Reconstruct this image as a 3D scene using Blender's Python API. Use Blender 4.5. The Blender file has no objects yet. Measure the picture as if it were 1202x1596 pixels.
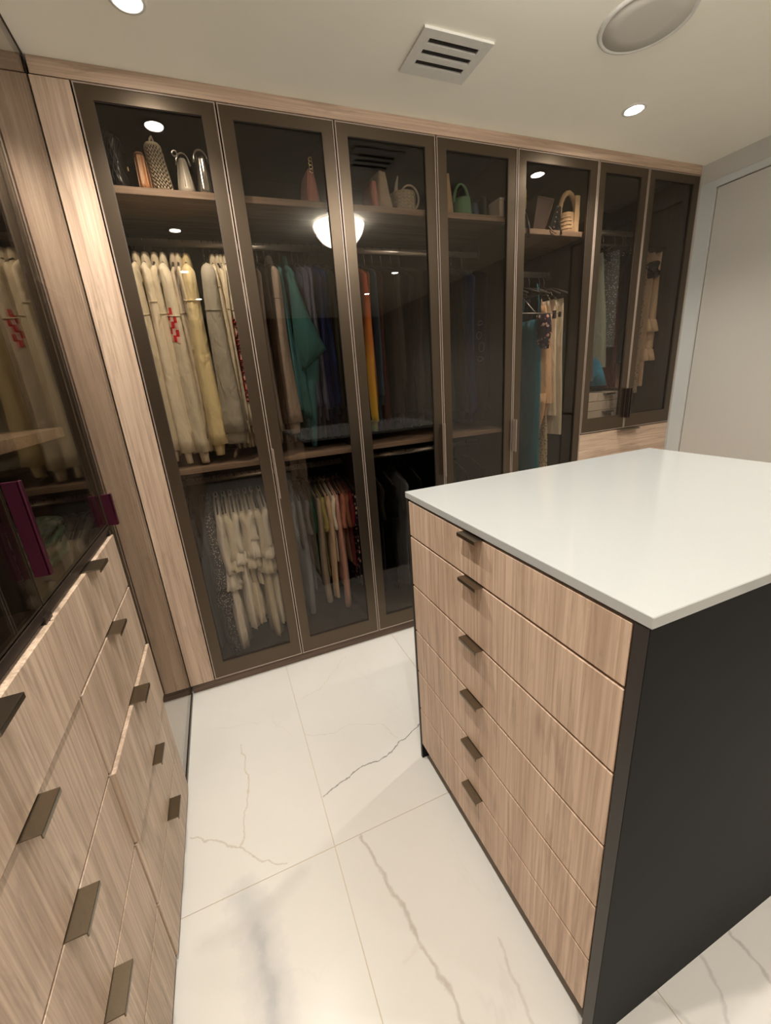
import bpy, bmesh, math, random
from mathutils import Vector, Matrix, Euler
import numpy as np
random.seed(7)
scene = bpy.context.scene
COL = scene.collection
PI = math.pi

# ------------------------------------------------------------------ camera
cd = bpy.data.cameras.new('camera'); cam = bpy.data.objects.new('camera', cd); COL.objects.link(cam)
cam.location = (0.24183, -1.91877, 1.40652)
cam.rotation_mode = 'XYZ'
cam.rotation_euler = (math.radians(72.150), math.radians(4.128), math.radians(-22.249))
cd.sensor_fit = 'VERTICAL'; cd.sensor_height = 36.0
cd.lens = 637.207 / 1596 * 36.0
cd.clip_start = 0.01; cd.clip_end = 50
scene.camera = cam

# ------------------------------------------------------------------ world, exposure
w = bpy.data.worlds.new('world'); scene.world = w; w.use_nodes = True
w.node_tree.nodes['Background'].inputs[0].default_value = (1.0, .93, .82, 1)
w.node_tree.nodes['Background'].inputs[1].default_value = 0.05
scene.view_settings.view_transform = 'Standard'
scene.view_settings.look = 'None'
scene.view_settings.exposure = 1.2
scene.view_settings.gamma = 1.0
scene.view_settings.use_curve_mapping = False

WARM = (1.0, .905, .79)
LAMP = (1.0, .925, .83)
DOWN_W = 30.0        # watts per downlight
DOWN_DISC = 60.0
BOWL_E = 11.0         # radiance of the opal bowl
DOWNLIGHTS = [(.22, -.29, 1.0), (2.165, -.29, .8), (.21, -1.48, 1.0), (2.2, -1.48, .8), (.21, -2.51, 1.0), (2.2, -2.40, .9),
              (.3, -3.7, .9), (2.25, -3.4, .9)]

# ------------------------------------------------------------------ dimensions
XL, XR = -.107, 3.103       # plane of the left fronts, right wall
ZC = 2.45; YB = -5.2        # ceiling, wall behind the camera
ZB, ZT = .053, 2.399        # wardrobe doors
DX = [0, .440, .880, 1.338, 1.779, 2.295, 2.664, 3.086]
DEPTH = .60

# ------------------------------------------------------------------ node helpers
def newmat(name):
    m = bpy.data.materials.new(name); m.use_nodes = True
    nt = m.node_tree; b = nt.nodes['Principled BSDF']
    return m, nt, b
def setp(b, **k):
    for n, v in k.items():
        n = {'base': 'Base Color', 'rough': 'Roughness', 'metal': 'Metallic', 'spec': 'Specular IOR Level', 'coat': 'Coat Weight',
             'coatr': 'Coat Roughness', 'sheen': 'Sheen Weight', 'trans': 'Transmission Weight', 'ior': 'IOR', 'alpha': 'Alpha'}[n]
        b.inputs[n].default_value = (*v, 1) if isinstance(v, tuple) else v
def noise(nt, vec, scale, detail=3, rough=.5, dist=0):
    n = nt.nodes.new('ShaderNodeTexNoise'); n.inputs['Scale'].default_value = scale; n.inputs['Detail'].default_value = detail
    n.inputs['Roughness'].default_value = rough; n.inputs['Distortion'].default_value = dist
    nt.links.new(vec, n.inputs['Vector']); return n.outputs['Fac']
def mapping(nt, vec, scale, loc=(0, 0, 0)):
    n = nt.nodes.new('ShaderNodeMapping'); n.inputs['Scale'].default_value = scale; n.inputs['Location'].default_value = loc
    nt.links.new(vec, n.inputs['Vector']); return n.outputs['Vector']
def ramp(nt, fac, stops):
    n = nt.nodes.new('ShaderNodeValToRGB'); cr = n.color_ramp
    while len(cr.elements) < len(stops): cr.elements.new(.5)
    for e, (p, c) in zip(cr.elements, stops):
        e.position = p; e.color = (*c, 1) if isinstance(c, tuple) else (c, c, c, 1)
    nt.links.new(fac, n.inputs['Fac']); return n.outputs['Color']
def mixc(nt, fac, a, b, mode='MIX'):
    n = nt.nodes.new('ShaderNodeMix'); n.data_type = 'RGBA'; n.blend_type = mode
    for i, v in ((0, fac), (6, a), (7, b)):
        if hasattr(v, 'links'): nt.links.new(v, n.inputs[i])
        else: n.inputs[i].default_value = (*v, 1) if isinstance(v, tuple) else v
    return n.outputs[2]
def math_(nt, op, a, b=None, clamp=False):
    n = nt.nodes.new('ShaderNodeMath'); n.operation = op; n.use_clamp = clamp
    for i, v in ((0, a), (1, b)):
        if v is None: continue
        if hasattr(v, 'links'): nt.links.new(v, n.inputs[i])
        else: n.inputs[i].default_value = v
    return n.outputs[0]
def bump(nt, b, h, strength=.2, dist=.002):
    n = nt.nodes.new('ShaderNodeBump'); n.inputs['Strength'].default_value = strength; n.inputs['Distance'].default_value = dist
    nt.links.new(h, n.inputs['Height']); nt.links.new(n.outputs[0], b.inputs['Normal'])
def pos(nt): return nt.nodes.new('ShaderNodeNewGeometry').outputs['Position']
def objc(nt): return nt.nodes.new('ShaderNodeTexCoord').outputs['Object']

def wood(name, grain='z', dark=(.40, .282, .204), mid=(.61, .455, .343), light=(.72, .56, .43), rough=.5):
    m, nt, b = newmat(name)
    p = pos(nt)
    s = {'z': (1, 1, .045), 'x': (.045, 1, 1), 'y': (1, .045, 1)}[grain]
    v = mapping(nt, p, s)
    big = noise(nt, v, 16, 5, .62, .5)
    fine = noise(nt, mapping(nt, p, tuple(max(q, .03) * (1 if q == 1 else .35) for q in s)), 150, 3, .6)
    fig = noise(nt, mapping(nt, p, tuple(q if q == 1 else .10 for q in s)), 30, 6, .65, 1.2)
    c = ramp(nt, big, [(.26, dark), (.47, mid), (.70, light)])
    c = mixc(nt, math_(nt, 'MULTIPLY', ramp(nt, fine, [(.35, 1.0), (.60, 0.0)]), .70), c, dark)
    c = mixc(nt, math_(nt, 'MULTIPLY', ramp(nt, fig, [(.34, 1.0), (.48, 0.0)]), .55), c, tuple(q * .8 for q in dark))
    # sparse elongated knots
    vo = nt.nodes.new('ShaderNodeTexVoronoi'); vo.inputs['Scale'].default_value = 7
    nt.links.new(mapping(nt, p, tuple(q if q == 1 else .3 for q in s)), vo.inputs['Vector'])
    k = ramp(nt, vo.outputs['Distance'], [(.03, 1.0), (.12, 0.0)])
    c = mixc(nt, math_(nt, 'MULTIPLY', k, .5), c, tuple(q * .55 for q in dark))
    nt.links.new(c, b.inputs['Base Color'])
    setp(b, rough=rough, spec=.35)
    bump(nt, b, fine, .15, .0006)
    return m

def plain(name, col, rough=.5, metal=0, spec=.5, noise_amt=.08, scale=60, **k):
    m, nt, b = newmat(name)
    n = noise(nt, objc(nt), scale, 3)
    c = mixc(nt, n, tuple(q * (1 - noise_amt) for q in col), tuple(min(1, q * (1 + noise_amt)) for q in col))
    nt.links.new(c, b.inputs['Base Color']); setp(b, rough=rough, metal=metal, spec=spec, **k)
    return m

def emitter(name, col, strength):
    m = bpy.data.materials.new(name); m.use_nodes = True; nt = m.node_tree
    nt.nodes.remove(nt.nodes['Principled BSDF'])
    e = nt.nodes.new('ShaderNodeEmission'); e.inputs[0].default_value = (*col, 1); e.inputs[1].default_value = strength
    nt.links.new(e.outputs[0], nt.nodes['Material Output'].inputs[0]); return m

def glass(name, tint, ior=1.5):
    m = bpy.data.materials.new(name); m.use_nodes = True; nt = m.node_tree
    nt.nodes.remove(nt.nodes['Principled BSDF'])
    t = nt.nodes.new('ShaderNodeBsdfTransparent'); t.inputs[0].default_value = (*tint, 1)
    g = nt.nodes.new('ShaderNodeBsdfGlossy'); g.inputs['Roughness'].default_value = 0.0; g.inputs[0].default_value = (1, .97, .93, 1)
    f = nt.nodes.new('ShaderNodeFresnel'); f.inputs[0].default_value = ior
    # the same reflectance on both faces of the thin pane
    geo = nt.nodes.new('ShaderNodeNewGeometry')
    lw = nt.nodes.new('ShaderNodeVectorMath'); lw.operation = 'DOT_PRODUCT'
    nt.links.new(geo.outputs['Incoming'], lw.inputs[0]); nt.links.new(geo.outputs['Normal'], lw.inputs[1])
    c = math_(nt, 'ABSOLUTE', lw.outputs['Value'])
    om = math_(nt, 'SUBTRACT', 1.0, c, True)
    r = math_(nt, 'ADD', math_(nt, 'MULTIPLY', math_(nt, 'POWER', om, 5.0), .967), .033, True)
    mx = nt.nodes.new('ShaderNodeMixShader'); nt.links.new(r, mx.inputs[0])
    nt.links.new(t.outputs[0], mx.inputs[1]); nt.links.new(g.outputs[0], mx.inputs[2])
    nt.nodes.remove(f)
    nt.links.new(mx.outputs[0], nt.nodes['Material Output'].inputs[0]); return m

def fabric(name, col, amt=.12, rough=.9, scale=260, stripe=None, spots=None, sheen=.15):
    m, nt, b = newmat(name)
    p = pos(nt)
    n = noise(nt, p, scale, 3, .7)
    n2 = noise(nt, p, 14, 3)
    c = mixc(nt, n, tuple(q * (1 - amt) for q in col), tuple(min(1, q * (1 + amt)) for q in col))
    c = mixc(nt, math_(nt, 'MULTIPLY', n2, .35), c, tuple(q * .82 for q in col))
    if spots:
        sc, thr, cols = spots
        vo = nt.nodes.new('ShaderNodeTexVoronoi'); vo.inputs['Scale'].default_value = sc; nt.links.new(p, vo.inputs['Vector'])
        msk = ramp(nt, vo.outputs['Distance'], [(thr, 1.0), (thr + .08, 0.0)])
        if len(cols) > 1:
            cc = ramp(nt, noise(nt, p, 25, 1), [(.35 + .3 * i / (len(cols) - 1), q) for i, q in enumerate(cols)])
        else: cc = cols[0]
        c = mixc(nt, msk, c, cc)
    if stripe:
        axis, freq, sc = stripe
        sep = nt.nodes.new('ShaderNodeSeparateXYZ'); nt.links.new(p, sep.inputs[0])
        s = math_(nt, 'SINE', math_(nt, 'MULTIPLY', sep.outputs['XYZ'.index(axis)], freq))
        c = mixc(nt, ramp(nt, s, [(.45, 0.0), (.6, 1.0)]), c, sc)
    nt.links.new(c, b.inputs['Base Color']); setp(b, rough=rough, spec=.12, sheen=sheen if max(col) > .15 else 0.0)
    wr = noise(nt, mapping(nt, p, (1, 1, .38)), 26, 3, .5, .6)
    bump(nt, b, math_(nt, 'ADD', wr, math_(nt, 'MULTIPLY', n, .05)), .75, .016)
    return m

# ------------------------------------------------------------------ materials
M = {}
M['oak'] = wood('oak_vertical', 'z')
M['oak_h'] = wood('oak_horizontal', 'x')
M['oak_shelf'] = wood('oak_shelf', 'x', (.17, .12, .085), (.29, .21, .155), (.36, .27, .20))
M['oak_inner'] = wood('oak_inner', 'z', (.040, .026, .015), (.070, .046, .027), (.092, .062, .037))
M['oak_grey'] = wood('oak_grey', 'z', (.33, .245, .182), (.55, .425, .325), (.66, .53, .415))
M['plinth'] = wood('plinth_wood', 'x', (.10, .065, .05), (.17, .115, .085), (.22, .155, .115))
M['back'] = plain('graphite_back', (.008, .0068, .0055), .6)
M['bronze'] = plain('bronze_frame', (.120, .092, .066), .36, .9, .5, .06, 200)
M['bead'] = plain('bronze_bead', (.42, .34, .285), .35, .4, .5, .03)
M['dark_rail'] = plain('dark_rail', (.04, .028, .024), .35, .5)
M['tab'] = plain('bronze_tab', (.19, .155, .11), .3, .95, .5, .1, 300)
M['plum'] = plain('plum_metal', (.11, .022, .05), .28, .8)
M['steel'] = plain('chrome_rod', (.80, .78, .74), .28, .8)
M['wire'] = plain('hanger_wire', (.75, .72, .68), .25, 1)
M['velvet'] = plain('hanger_velvet', (.035, .025, .022), .8)
M['anthracite'] = plain('anthracite_panel', (.0065, .0070, .0072), .65, 0, .15, .05, 400)
M['carcass_dark'] = plain('carcass_dark', (.035, .025, .02), .7)
M['frame_brown'] = plain('island_edge', (.035, .031, .028), .45, .2)
M['black_gap'] = plain('black_void', (.006, .005, .005), .8)
M['wall'] = plain('painted_wall', (.56, .55, .52), .55, 0, .3, .015, 8)
M['ceiling'] = plain('painted_ceiling', (.95, .932, .835), .7, 0, .2, .015, 8)
M['door_white'] = plain('door_paint', (.54, .525, .49), .35, 0, .45, .01, 6)
M['jamb'] = plain('jamb_paint', (.56, .585, .59), .3, 0, .5, .01, 6)
M['vent'] = plain('vent_paint', (.74, .73, .69), .5)
M['speaker'] = plain('speaker_mesh', (.62, .60, .54), .7, 0, .2, .05, 900)
M['glass'] = glass('bronze_glass', (.83, .80, .765))
M['downlight'] = emitter('downlight_lens', (1.0, .93, .82), DOWN_DISC)
M['bowl'] = emitter('opal_bowl', LAMP, BOWL_E)

def quartz():
    m, nt, b = newmat('white_quartz')
    n = noise(nt, pos(nt), 300, 2)
    nt.links.new(mixc(nt, n, (.43, .45, .455), (.46, .48, .485)), b.inputs['Base Color'])
    setp(b, rough=.035, spec=.6); return m
M['quartz'] = quartz()
M['grout'] = plain('grout', (.56, .49, .38), .8)

VEINS = [  # polylines on the floor plane, half width, colour
    ([(.353, -.794), (.448, -.757), (.519, -.738), (.585, -.739), (.683, -.704), (.80, -.655)], .0022, (.20, .21, .20), 1.0),
    ([(.088, -.414), (.109, -.585), (.088, -.737), (.063, -.843)], .0022, (.50, .43, .33), .8),
    ([(-.085, -.737), (.005, -.801), (.072, -.854), (.118, -.901), (.19, -.953)], .0025, (.47, .42, .36), .8),
    ([(.431, -.972), (.452, -1.079), (.473, -1.186), (.487, -1.299), (.505, -1.378), (.53, -1.56)], .0048, (.42, .38, .34), .8),
    ([(.676, -1.377), (.66, -1.448), (.655, -1.60)], .0038, (.48, .44, .40), .7),
    ([(.487, -1.299), (.433, -1.308)], .004, (.60, .56, .50), .6),
    ([(.373, -.274), (.475, -.24), (.661, -.062)], .002, (.60, .52, .38), .7),
    ([(.345, -.489), (.433, -.529), (.535, -.523), (.654, -.562), (.695, -.676)], .0014, (.45, .45, .42), .55),
    ([(.222, -.243), (.24, -.377), (.295, -.461)], .0016, (.62, .55, .42), .5),
    ([(.063, -.991), (.092, -1.069), (.101, -1.146), (.109, -1.214), (.118, -1.40)], .028, (.42, .43, .44), .75),
    ([(.092, -1.069), (.101, -1.146), (.109, -1.214), (.118, -1.40)], .010, (.33, .34, .36), .5),
    ([(-.041, -1.054), (.058, -1.062), (.15, -1.031), (.232, -.997)], .015, (.52, .51, .49), .6),
    ([(1.263, -1.56), (1.22, -1.60), (1.216, -1.658), (1.19, -1.75)], .004, (.42, .41, .38), .8),
    ([(.90, -1.56), (.947, -1.61), (.99, -1.69), (1.05, -1.76)], .006, (.50, .50, .48), .8),
    ([(1.106, -1.60), (1.08, -1.66), (1.02, -1.72)], .0045, (.45, .45, .43), .8),
]
def marble():
    m, nt, b = newmat('marble_tile')
    p = pos(nt)
    # meandering of the vein lines
    nz = nt.nodes.new('ShaderNodeTexNoise'); nz.inputs['Scale'].default_value = 16; nz.inputs['Detail'].default_value = 4
    nt.links.new(p, nz.inputs['Vector'])
    sub = nt.nodes.new('ShaderNodeVectorMath'); sub.operation = 'SUBTRACT'; sub.inputs[1].default_value = (.5, .5, .5)
    nt.links.new(nz.outputs['Color'], sub.inputs[0])
    mul = nt.nodes.new('ShaderNodeVectorMath'); mul.operation = 'MULTIPLY'; mul.inputs[1].default_value = (.05, .05, 0)
    nt.links.new(sub.outputs[0], mul.inputs[0])
    add = nt.nodes.new('ShaderNodeVectorMath'); add.operation = 'ADD'
    nt.links.new(p, add.inputs[0]); nt.links.new(mul.outputs[0], add.inputs[1])
    flat = nt.nodes.new('ShaderNodeVectorMath'); flat.operation = 'MULTIPLY'; flat.inputs[1].default_value = (1, 1, 0)
    nt.links.new(add.outputs[0], flat.inputs[0]); wp = flat.outputs[0]
    c = mixc(nt, ramp(nt, noise(nt, p, 1.6, 5, .6), [(.35, 0.0), (.7, 1.0)]), (.63, .625, .595), (.66, .655, .63))
    # soft clouds and thin random veins
    cl = ramp(nt, noise(nt, mapping(nt, p, (1.3, .8, 1)), 3.2, 6, .65, .6), [(.60, 0.0), (.78, 1.0)])
    c = mixc(nt, math_(nt, 'MULTIPLY', cl, .35), c, (.60, .60, .58))
    rv = noise(nt, mapping(nt, p, (1, .6, 1), (3.1, 1.7, 0)), 2.1, 5, .55, .5)
    ln = math_(nt, 'ABSOLUTE', math_(nt, 'SUBTRACT', rv, .5))
    lm = ramp(nt, ln, [(0.0, 1.0), (.006, 0.0)])
    gate = ramp(nt, noise(nt, p, 1.7, 2), [(.52, 0.0), (.62, 1.0)])
    c = mixc(nt, math_(nt, 'MULTIPLY', math_(nt, 'MULTIPLY', lm, gate), .16), c, (.45, .44, .42))
    brk = noise(nt, p, 30, 3, .6)
    for pts, hw, colr, op in VEINS:
        dmin = None
        for (a, bb) in zip(pts, pts[1:]):
            ax, ay = a; ex, ey = bb[0] - ax, bb[1] - ay; L2 = ex * ex + ey * ey
            v1 = nt.nodes.new('ShaderNodeVectorMath'); v1.operation = 'SUBTRACT'; nt.links.new(wp, v1.inputs[0]); v1.inputs[1].default_value = (ax, ay, 0)
            dt = nt.nodes.new('ShaderNodeVectorMath'); dt.operation = 'DOT_PRODUCT'; nt.links.new(v1.outputs[0], dt.inputs[0]); dt.inputs[1].default_value = (ex / L2, ey / L2, 0)
            t = math_(nt, 'MAXIMUM', math_(nt, 'MINIMUM', dt.outputs['Value'], 1.0), 0.0)
            sc = nt.nodes.new('ShaderNodeVectorMath'); sc.operation = 'SCALE'; sc.inputs[0].default_value = (ex, ey, 0); nt.links.new(t, sc.inputs['Scale'])
            ds = nt.nodes.new('ShaderNodeVectorMath'); ds.operation = 'DISTANCE'; nt.links.new(v1.outputs[0], ds.inputs[0]); nt.links.new(sc.outputs[0], ds.inputs[1])
            d = ds.outputs['Value']
            dmin = d if dmin is None else math_(nt, 'MINIMUM', dmin, d)
        dd = math_(nt, 'DIVIDE', dmin, hw)
        if hw > .01: dd = math_(nt, 'ADD', dd, math_(nt, 'MULTIPLY', math_(nt, 'SUBTRACT', brk, .5), 2.2))
        msk = ramp(nt, math_(nt, 'MULTIPLY', dd, .4), [(.15, 1.0), (.65 if hw < .01 else .95, 0.0)])
        msk = math_(nt, 'MULTIPLY', msk, math_(nt, 'ADD', math_(nt, 'MULTIPLY', brk, .9), .45 * op), True)
        msk = math_(nt, 'MULTIPLY', msk, op)
        c = mixc(nt, msk, c, colr)
    nt.links.new(c, b.inputs['Base Color']); setp(b, rough=.24, spec=.08)
    return m
M['marble'] = marble()

FAB = {
 'cream': (.70, .63, .47), 'cream2': (.74, .68, .53), 'ivory': (.72, .65, .50), 'yellowcream': (.78, .67, .38), 'oat': (.55, .49, .38),
 'heather': (.42, .40, .33), 'beigegrey': (.33, .28, .22), 'brown': (.10, .062, .042), 'taupe': (.30, .245, .20), 'teal': (.034, .112, .115),
 'bluegreen': (.04, .13, .15), 'bluegrey': (.075, .085, .13), 'navy': (.006, .014, .065), 'navy2': (.010, .032, .13), 'black': (.005, .0045, .005),
 'olive': (.022, .026, .016), 'denim': (.045, .085, .13), 'burgundy': (.07, .012, .012), 'charcoal': (.022, .018, .016), 'darkgrey': (.045, .040, .034),
 'tealsatin': (.008, .14, .20), 'peach': (.72, .47, .28), 'ivorysatin': (.78, .70, .56), 'stone': (.48, .43, .36), 'sage': (.24, .27, .23),
 'blue': (.05, .26, .42), 'dusty': (.35, .20, .15), 'sand': (.62, .47, .33), 'white': (.80, .76, .66), 'slate': (.12, .135, .16),
 'greyblue': (.20, .23, .27), 'coral': (.48, .20, .14), 'rust': (.30, .12, .07), 'red': (.20, .02, .025), 'khaki': (.36, .32, .12), 'green': (.02, .07, .045),
 'pinkish': (.62, .36, .30), 'quilt': (.055, .058, .068),
}
FM = {k: fabric('cloth_' + k, v) for k, v in FAB.items()}
FM['tealsatin'] = fabric('satin_teal', FAB['tealsatin'], rough=.45)
FM['ivorysatin'] = fabric('satin_ivory', FAB['ivorysatin'], rough=.5)
FM['peach'] = fabric('satin_peach', FAB['peach'], rough=.5)
FM['dotted'] = fabric('cloth_dotted', (.008, .008, .010), spots=(70, .14, [(.6, .58, .5)]))
FM['floral'] = fabric('cloth_floral', (.030, .020, .035), spots=(42, .30, [(.55, .20, .16), (.60, .50, .42), (.14, .09, .18)]))
FM['leopard'] = fabric('cloth_leopard', (.50, .41, .27), spots=(85, .26, [(.08, .06, .04)]))
FM['sparkle'] = fabric('cloth_speckled', (.030, .026, .028), spots=(120, .26, [(.48, .44, .38)]))
FM['sequin'] = fabric('cloth_sequin', (.08, .095, .10), spots=(95, .26, [(.34, .36, .34)]))
FM['lace'] = fabric('cloth_lace', (.48, .38, .28), spots=(75, .24, [(.12, .08, .06)]))
def tiedye():
    m, nt, b = newmat('cloth_tie_dye'); p = pos(nt)
    sep = nt.nodes.new('ShaderNodeSeparateXYZ'); nt.links.new(p, sep.inputs[0])
    z = math_(nt, 'ADD', sep.outputs[2], math_(nt, 'MULTIPLY', math_(nt, 'SUBTRACT', noise(nt, p, 9, 3), .5), .25))
    f = math_(nt, 'DIVIDE', math_(nt, 'SUBTRACT', z, 1.08), .8)
    c = ramp(nt, f, [(.0, (.12, .30, .10)), (.13, (.20, .38, .08)), (.22, (.62, .42, .05)), (.45, (.68, .36, .06)), (.68, (.60, .20, .05)), (.9, (.45, .10, .04))])
    nt.links.new(c, b.inputs['Base Color']); setp(b, rough=.9, spec=.2); return m
FM['tiedye'] = tiedye()
FM['print_red'] = fabric('print_red', (.62, .025, .03), .06)
FM['print_black'] = fabric('print_black', (.03, .012, .012), .06)
FM['print_violet'] = fabric('print_violet', (.10, .08, .16), .06)

# ------------------------------------------------------------------ mesh helpers
class MB:
    def __init__(s): s.v = []; s.f = []
    def add(s, vs, fs):
        o = len(s.v); s.v += [tuple(q) for q in vs]; s.f += [tuple(i + o for i in f) for f in fs]; return s
    def box(s, x0, x1, y0, y1, z0, z1, bev=0):
        if x0 > x1: x0, x1 = x1, x0
        if y0 > y1: y0, y1 = y1, y0
        if z0 > z1: z0, z1 = z1, z0
        if not bev:
            return s.add([(x, y, z) for z in (z0, z1) for y in (y0, y1) for x in (x0, x1)],
                         [(0, 2, 3, 1), (4, 5, 7, 6), (0, 1, 5, 4), (2, 6, 7, 3), (0, 4, 6, 2), (1, 3, 7, 5)])
        bm = bmesh.new(); bmesh.ops.create_cube(bm, size=1)
        for v in bm.verts:
            v.co = ((x0 + x1) / 2 + v.co.x * (x1 - x0), (y0 + y1) / 2 + v.co.y * (y1 - y0), (z0 + z1) / 2 + v.co.z * (z1 - z0))
        bmesh.ops.bevel(bm, geom=bm.edges[:], offset=bev, segments=1, affect='EDGES')
        bm.verts.index_update()
        s.add([v.co[:] for v in bm.verts], [[v.index for v in f.verts] for f in bm.faces]); bm.free(); return s
    def prism(s, poly, axis, a, b):
        """poly in the two other axes, extruded along axis from a to b"""
        n = len(poly)
        def P(u, v, t): return {'x': (t, u, v), 'y': (u, t, v), 'z': (u, v, t)}[axis]
        vs = [P(u, v, a) for u, v in poly] + [P(u, v, b) for u, v in poly]
        fs = [tuple(range(n))[::-1], tuple(range(n, 2 * n))] + [(i, (i + 1) % n, n + (i + 1) % n, n + i) for i in range(n)]
        return s.add(vs, fs)
    def tube(s, pts, r, seg=8, cap=True, closed=False):
        pts = [Vector(p) for p in pts]; n = len(pts); rings = []
        up = Vector((0, 0, 1))
        T = []
        for i in range(n):
            a = pts[(i - 1) % n] if closed or i > 0 else pts[i]; b = pts[(i + 1) % n] if closed or i < n - 1 else pts[i]
            T.append((b - a).normalized())
        nrm = T[0].cross(up)
        if nrm.length < .1: nrm = T[0].cross(Vector((1, 0, 0)))
        nrm.normalize()
        vs = []
        for i in range(n):
            nrm = (nrm - T[i] * nrm.dot(T[i]))
            if nrm.length < 1e-6: nrm = T[i].orthogonal()
            nrm.normalize(); bn = T[i].cross(nrm)
            rr = r[i] if isinstance(r, (list, tuple)) else r
            for k in range(seg):
                a = 2 * PI * k / seg; vs.append(pts[i] + (nrm * math.cos(a) + bn * math.sin(a)) * rr)
        fs = []
        m = n if closed else n - 1
        for i in range(m):
            j = (i + 1) % n
            for k in range(seg):
                l = (k + 1) % seg; fs.append((i * seg + k, i * seg + l, j * seg + l, j * seg + k))
        if cap and not closed: fs += [tuple(range(seg))[::-1], tuple((n - 1) * seg + k for k in range(seg))]
        return s.add(vs, fs)
    def lathe(s, prof, cx, cy, seg=32):
        vs = [(cx + r * math.cos(2 * PI * k / seg), cy + r * math.sin(2 * PI * k / seg), z) for r, z in prof for k in range(seg)]
        n = len(prof)
        fs = [(i * seg + k, i * seg + (k + 1) % seg, (i + 1) * seg + (k + 1) % seg, (i + 1) * seg + k) for i in range(n - 1) for k in range(seg)]
        if prof[0][0] > 1e-5: fs.append(tuple(range(seg))[::-1])
        if prof[-1][0] > 1e-5: fs.append(tuple((n - 1) * seg + k for k in range(seg)))
        return s.add(vs, fs)
    def grid(s, rows, closed=True, cap0=False, cap1=False):
        n, m = len(rows), len(rows[0]); vs = [p for r in rows for p in r]
        fs = [(i * m + k, i * m + (k + 1) % m, (i + 1) * m + (k + 1) % m, (i + 1) * m + k) for i in range(n - 1) for k in range(m if closed else m - 1)]
        if cap0: fs.append(tuple(range(m))[::-1])
        if cap1: fs.append(tuple((n - 1) * m + k for k in range(m)))
        return s.add(vs, fs)

def wloc(o):
    l = Vector((0, 0, 0))
    while o is not None: l += Vector(o.location); o = o.parent
    return l
def build(name, mb, mat, parent=None, loc=None, smooth=False, label=None, wn=False):
    """mb is given in world space; loc becomes the object's origin"""
    base = wloc(parent) if parent is not None else Vector((0, 0, 0))
    L = Vector(loc) if loc is not None else base
    me = bpy.data.meshes.new(name)
    me.from_pydata([(x - L.x, y - L.y, z - L.z) for x, y, z in mb.v], [], mb.f)
    bm = bmesh.new(); bm.from_mesh(me); bmesh.ops.recalc_face_normals(bm, faces=bm.faces); bm.to_mesh(me); bm.free()
    me.materials.append(mat)
    if smooth: me.shade_smooth()
    o = bpy.data.objects.new(name, me); COL.objects.link(o)
    o.parent = parent; o.location = L - base
    if label: o['label'] = label
    return o
def thing(name, label, cat, loc, group=None):
    o = bpy.data.objects.new(name, None); COL.objects.link(o); o.location = loc; o.empty_display_size = .05
    o['label'] = label; o['category'] = cat
    if group: o['group'] = group
    return o
def tag(o, label, cat, group=None):
    o['label'] = label; o['category'] = cat
    if group: o['group'] = group
    return o
def struct(o): o['kind'] = 'structure'; return o
def copy_tree(o, parent=None):
    c = o.copy(); COL.objects.link(c); c.parent = parent
    for ch in o.children: copy_tree(ch, c)
    return c

# ================================================================== THE SETTING
XF0, XF1 = -.75, XR
# floor: grout bed + tiles
fl = struct(build('floor', MB().box(XF0, XF1 + .1, YB - .1, DEPTH + .1, -.06, -.0015), M['grout'], loc=(0, 0, 0)))
xs = [.345 + .61 * k for k in range(-2, 6)]
ys = [-.968 + 1.2 * k for k in range(-4, 3)]
for a, b_ in zip(xs, xs[1:]):
    for c, d in zip(ys, ys[1:]):
        x0, x1, y0, y1 = max(a, XF0), min(b_, XR), max(c, YB), min(d, DEPTH)
        if x1 - x0 < .02 or y1 - y0 < .02: continue
        g = .0011
        build('tile', MB().box(x0 + g, x1 - g, y0 + g, y1 - g, -.0015, 0, .0004), M['marble'], fl, loc=((x0 + x1) / 2, (y0 + y1) / 2, 0))
struct(build('ceiling', MB().box(XF0, XF1 + .1, YB - .1, DEPTH + .1, ZC, ZC + .08), M['ceiling'], loc=(0, 0, ZC)))
struct(build('wall_back', MB().box(XF0, XF1, DEPTH + .02, DEPTH + .12, 0, ZC), M['wall'], loc=(1.5, DEPTH, 0)))
struct(build('wall_front', MB().box(XF0, XF1, YB - .1, YB, 0, ZC), plain('darkened_wall', (.14, .105, .08), .5), loc=(1.5, YB, 0)))  # unseen end wall, its colour darkened to cut the haze mirrored in the glass
struct(build('wall_left', MB().box(XF0 - .1, XF0, YB, DEPTH + .02, 0, ZC), M['wall'], loc=(XF0, -2, 0)))
# right wall with a flush door opening
DY0, DY1, DZ1 = -.95, -.088, 2.315
wr = struct(build('wall_right', MB().box(XR, XR + .1, YB, DY0, 0, ZC).box(XR, XR + .1, DY1, DEPTH + .02, 0, ZC).box(XR, XR + .1, DY0, DY1, DZ1, ZC),
      M['wall'], loc=(XR, 0, 0)))
dr = struct(build('door_1', MB().box(XR + .004, XR + .044, DY0 + .004, DY1 - .004, .008, DZ1 - .004, .001), M['door_white'], loc=(XR, DY1, 0)))
build('door_back_void', MB().box(XR + .06, XR + .065, DY0, DY1, 0, DZ1), M['black_gap'], dr)
build('lever_handle', MB().tube([(XR, DY0 + .07, 1.02), (XR - .05, DY0 + .07, 1.02), (XR - .055, DY0 + .09, 1.02), (XR - .055, DY0 + .19, 1.02)], .009, 10), M['bronze'], dr, smooth=True)
T = MB().box(XR - .007, XR + .001, DY1 + .002, -.004, 0, DZ1 + .036, .001).box(XR - .007, XR + .001, DY0 - .08, DY0 - .002, 0, DZ1 + .036, .001)
T.box(XR - .007, XR + .001, DY0 - .002, DY1 + .002, DZ1 + .002, DZ1 + .036, .001)
struct(build('trim_1', T, M['jamb'], loc=(XR, DY1, 0)))
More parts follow.
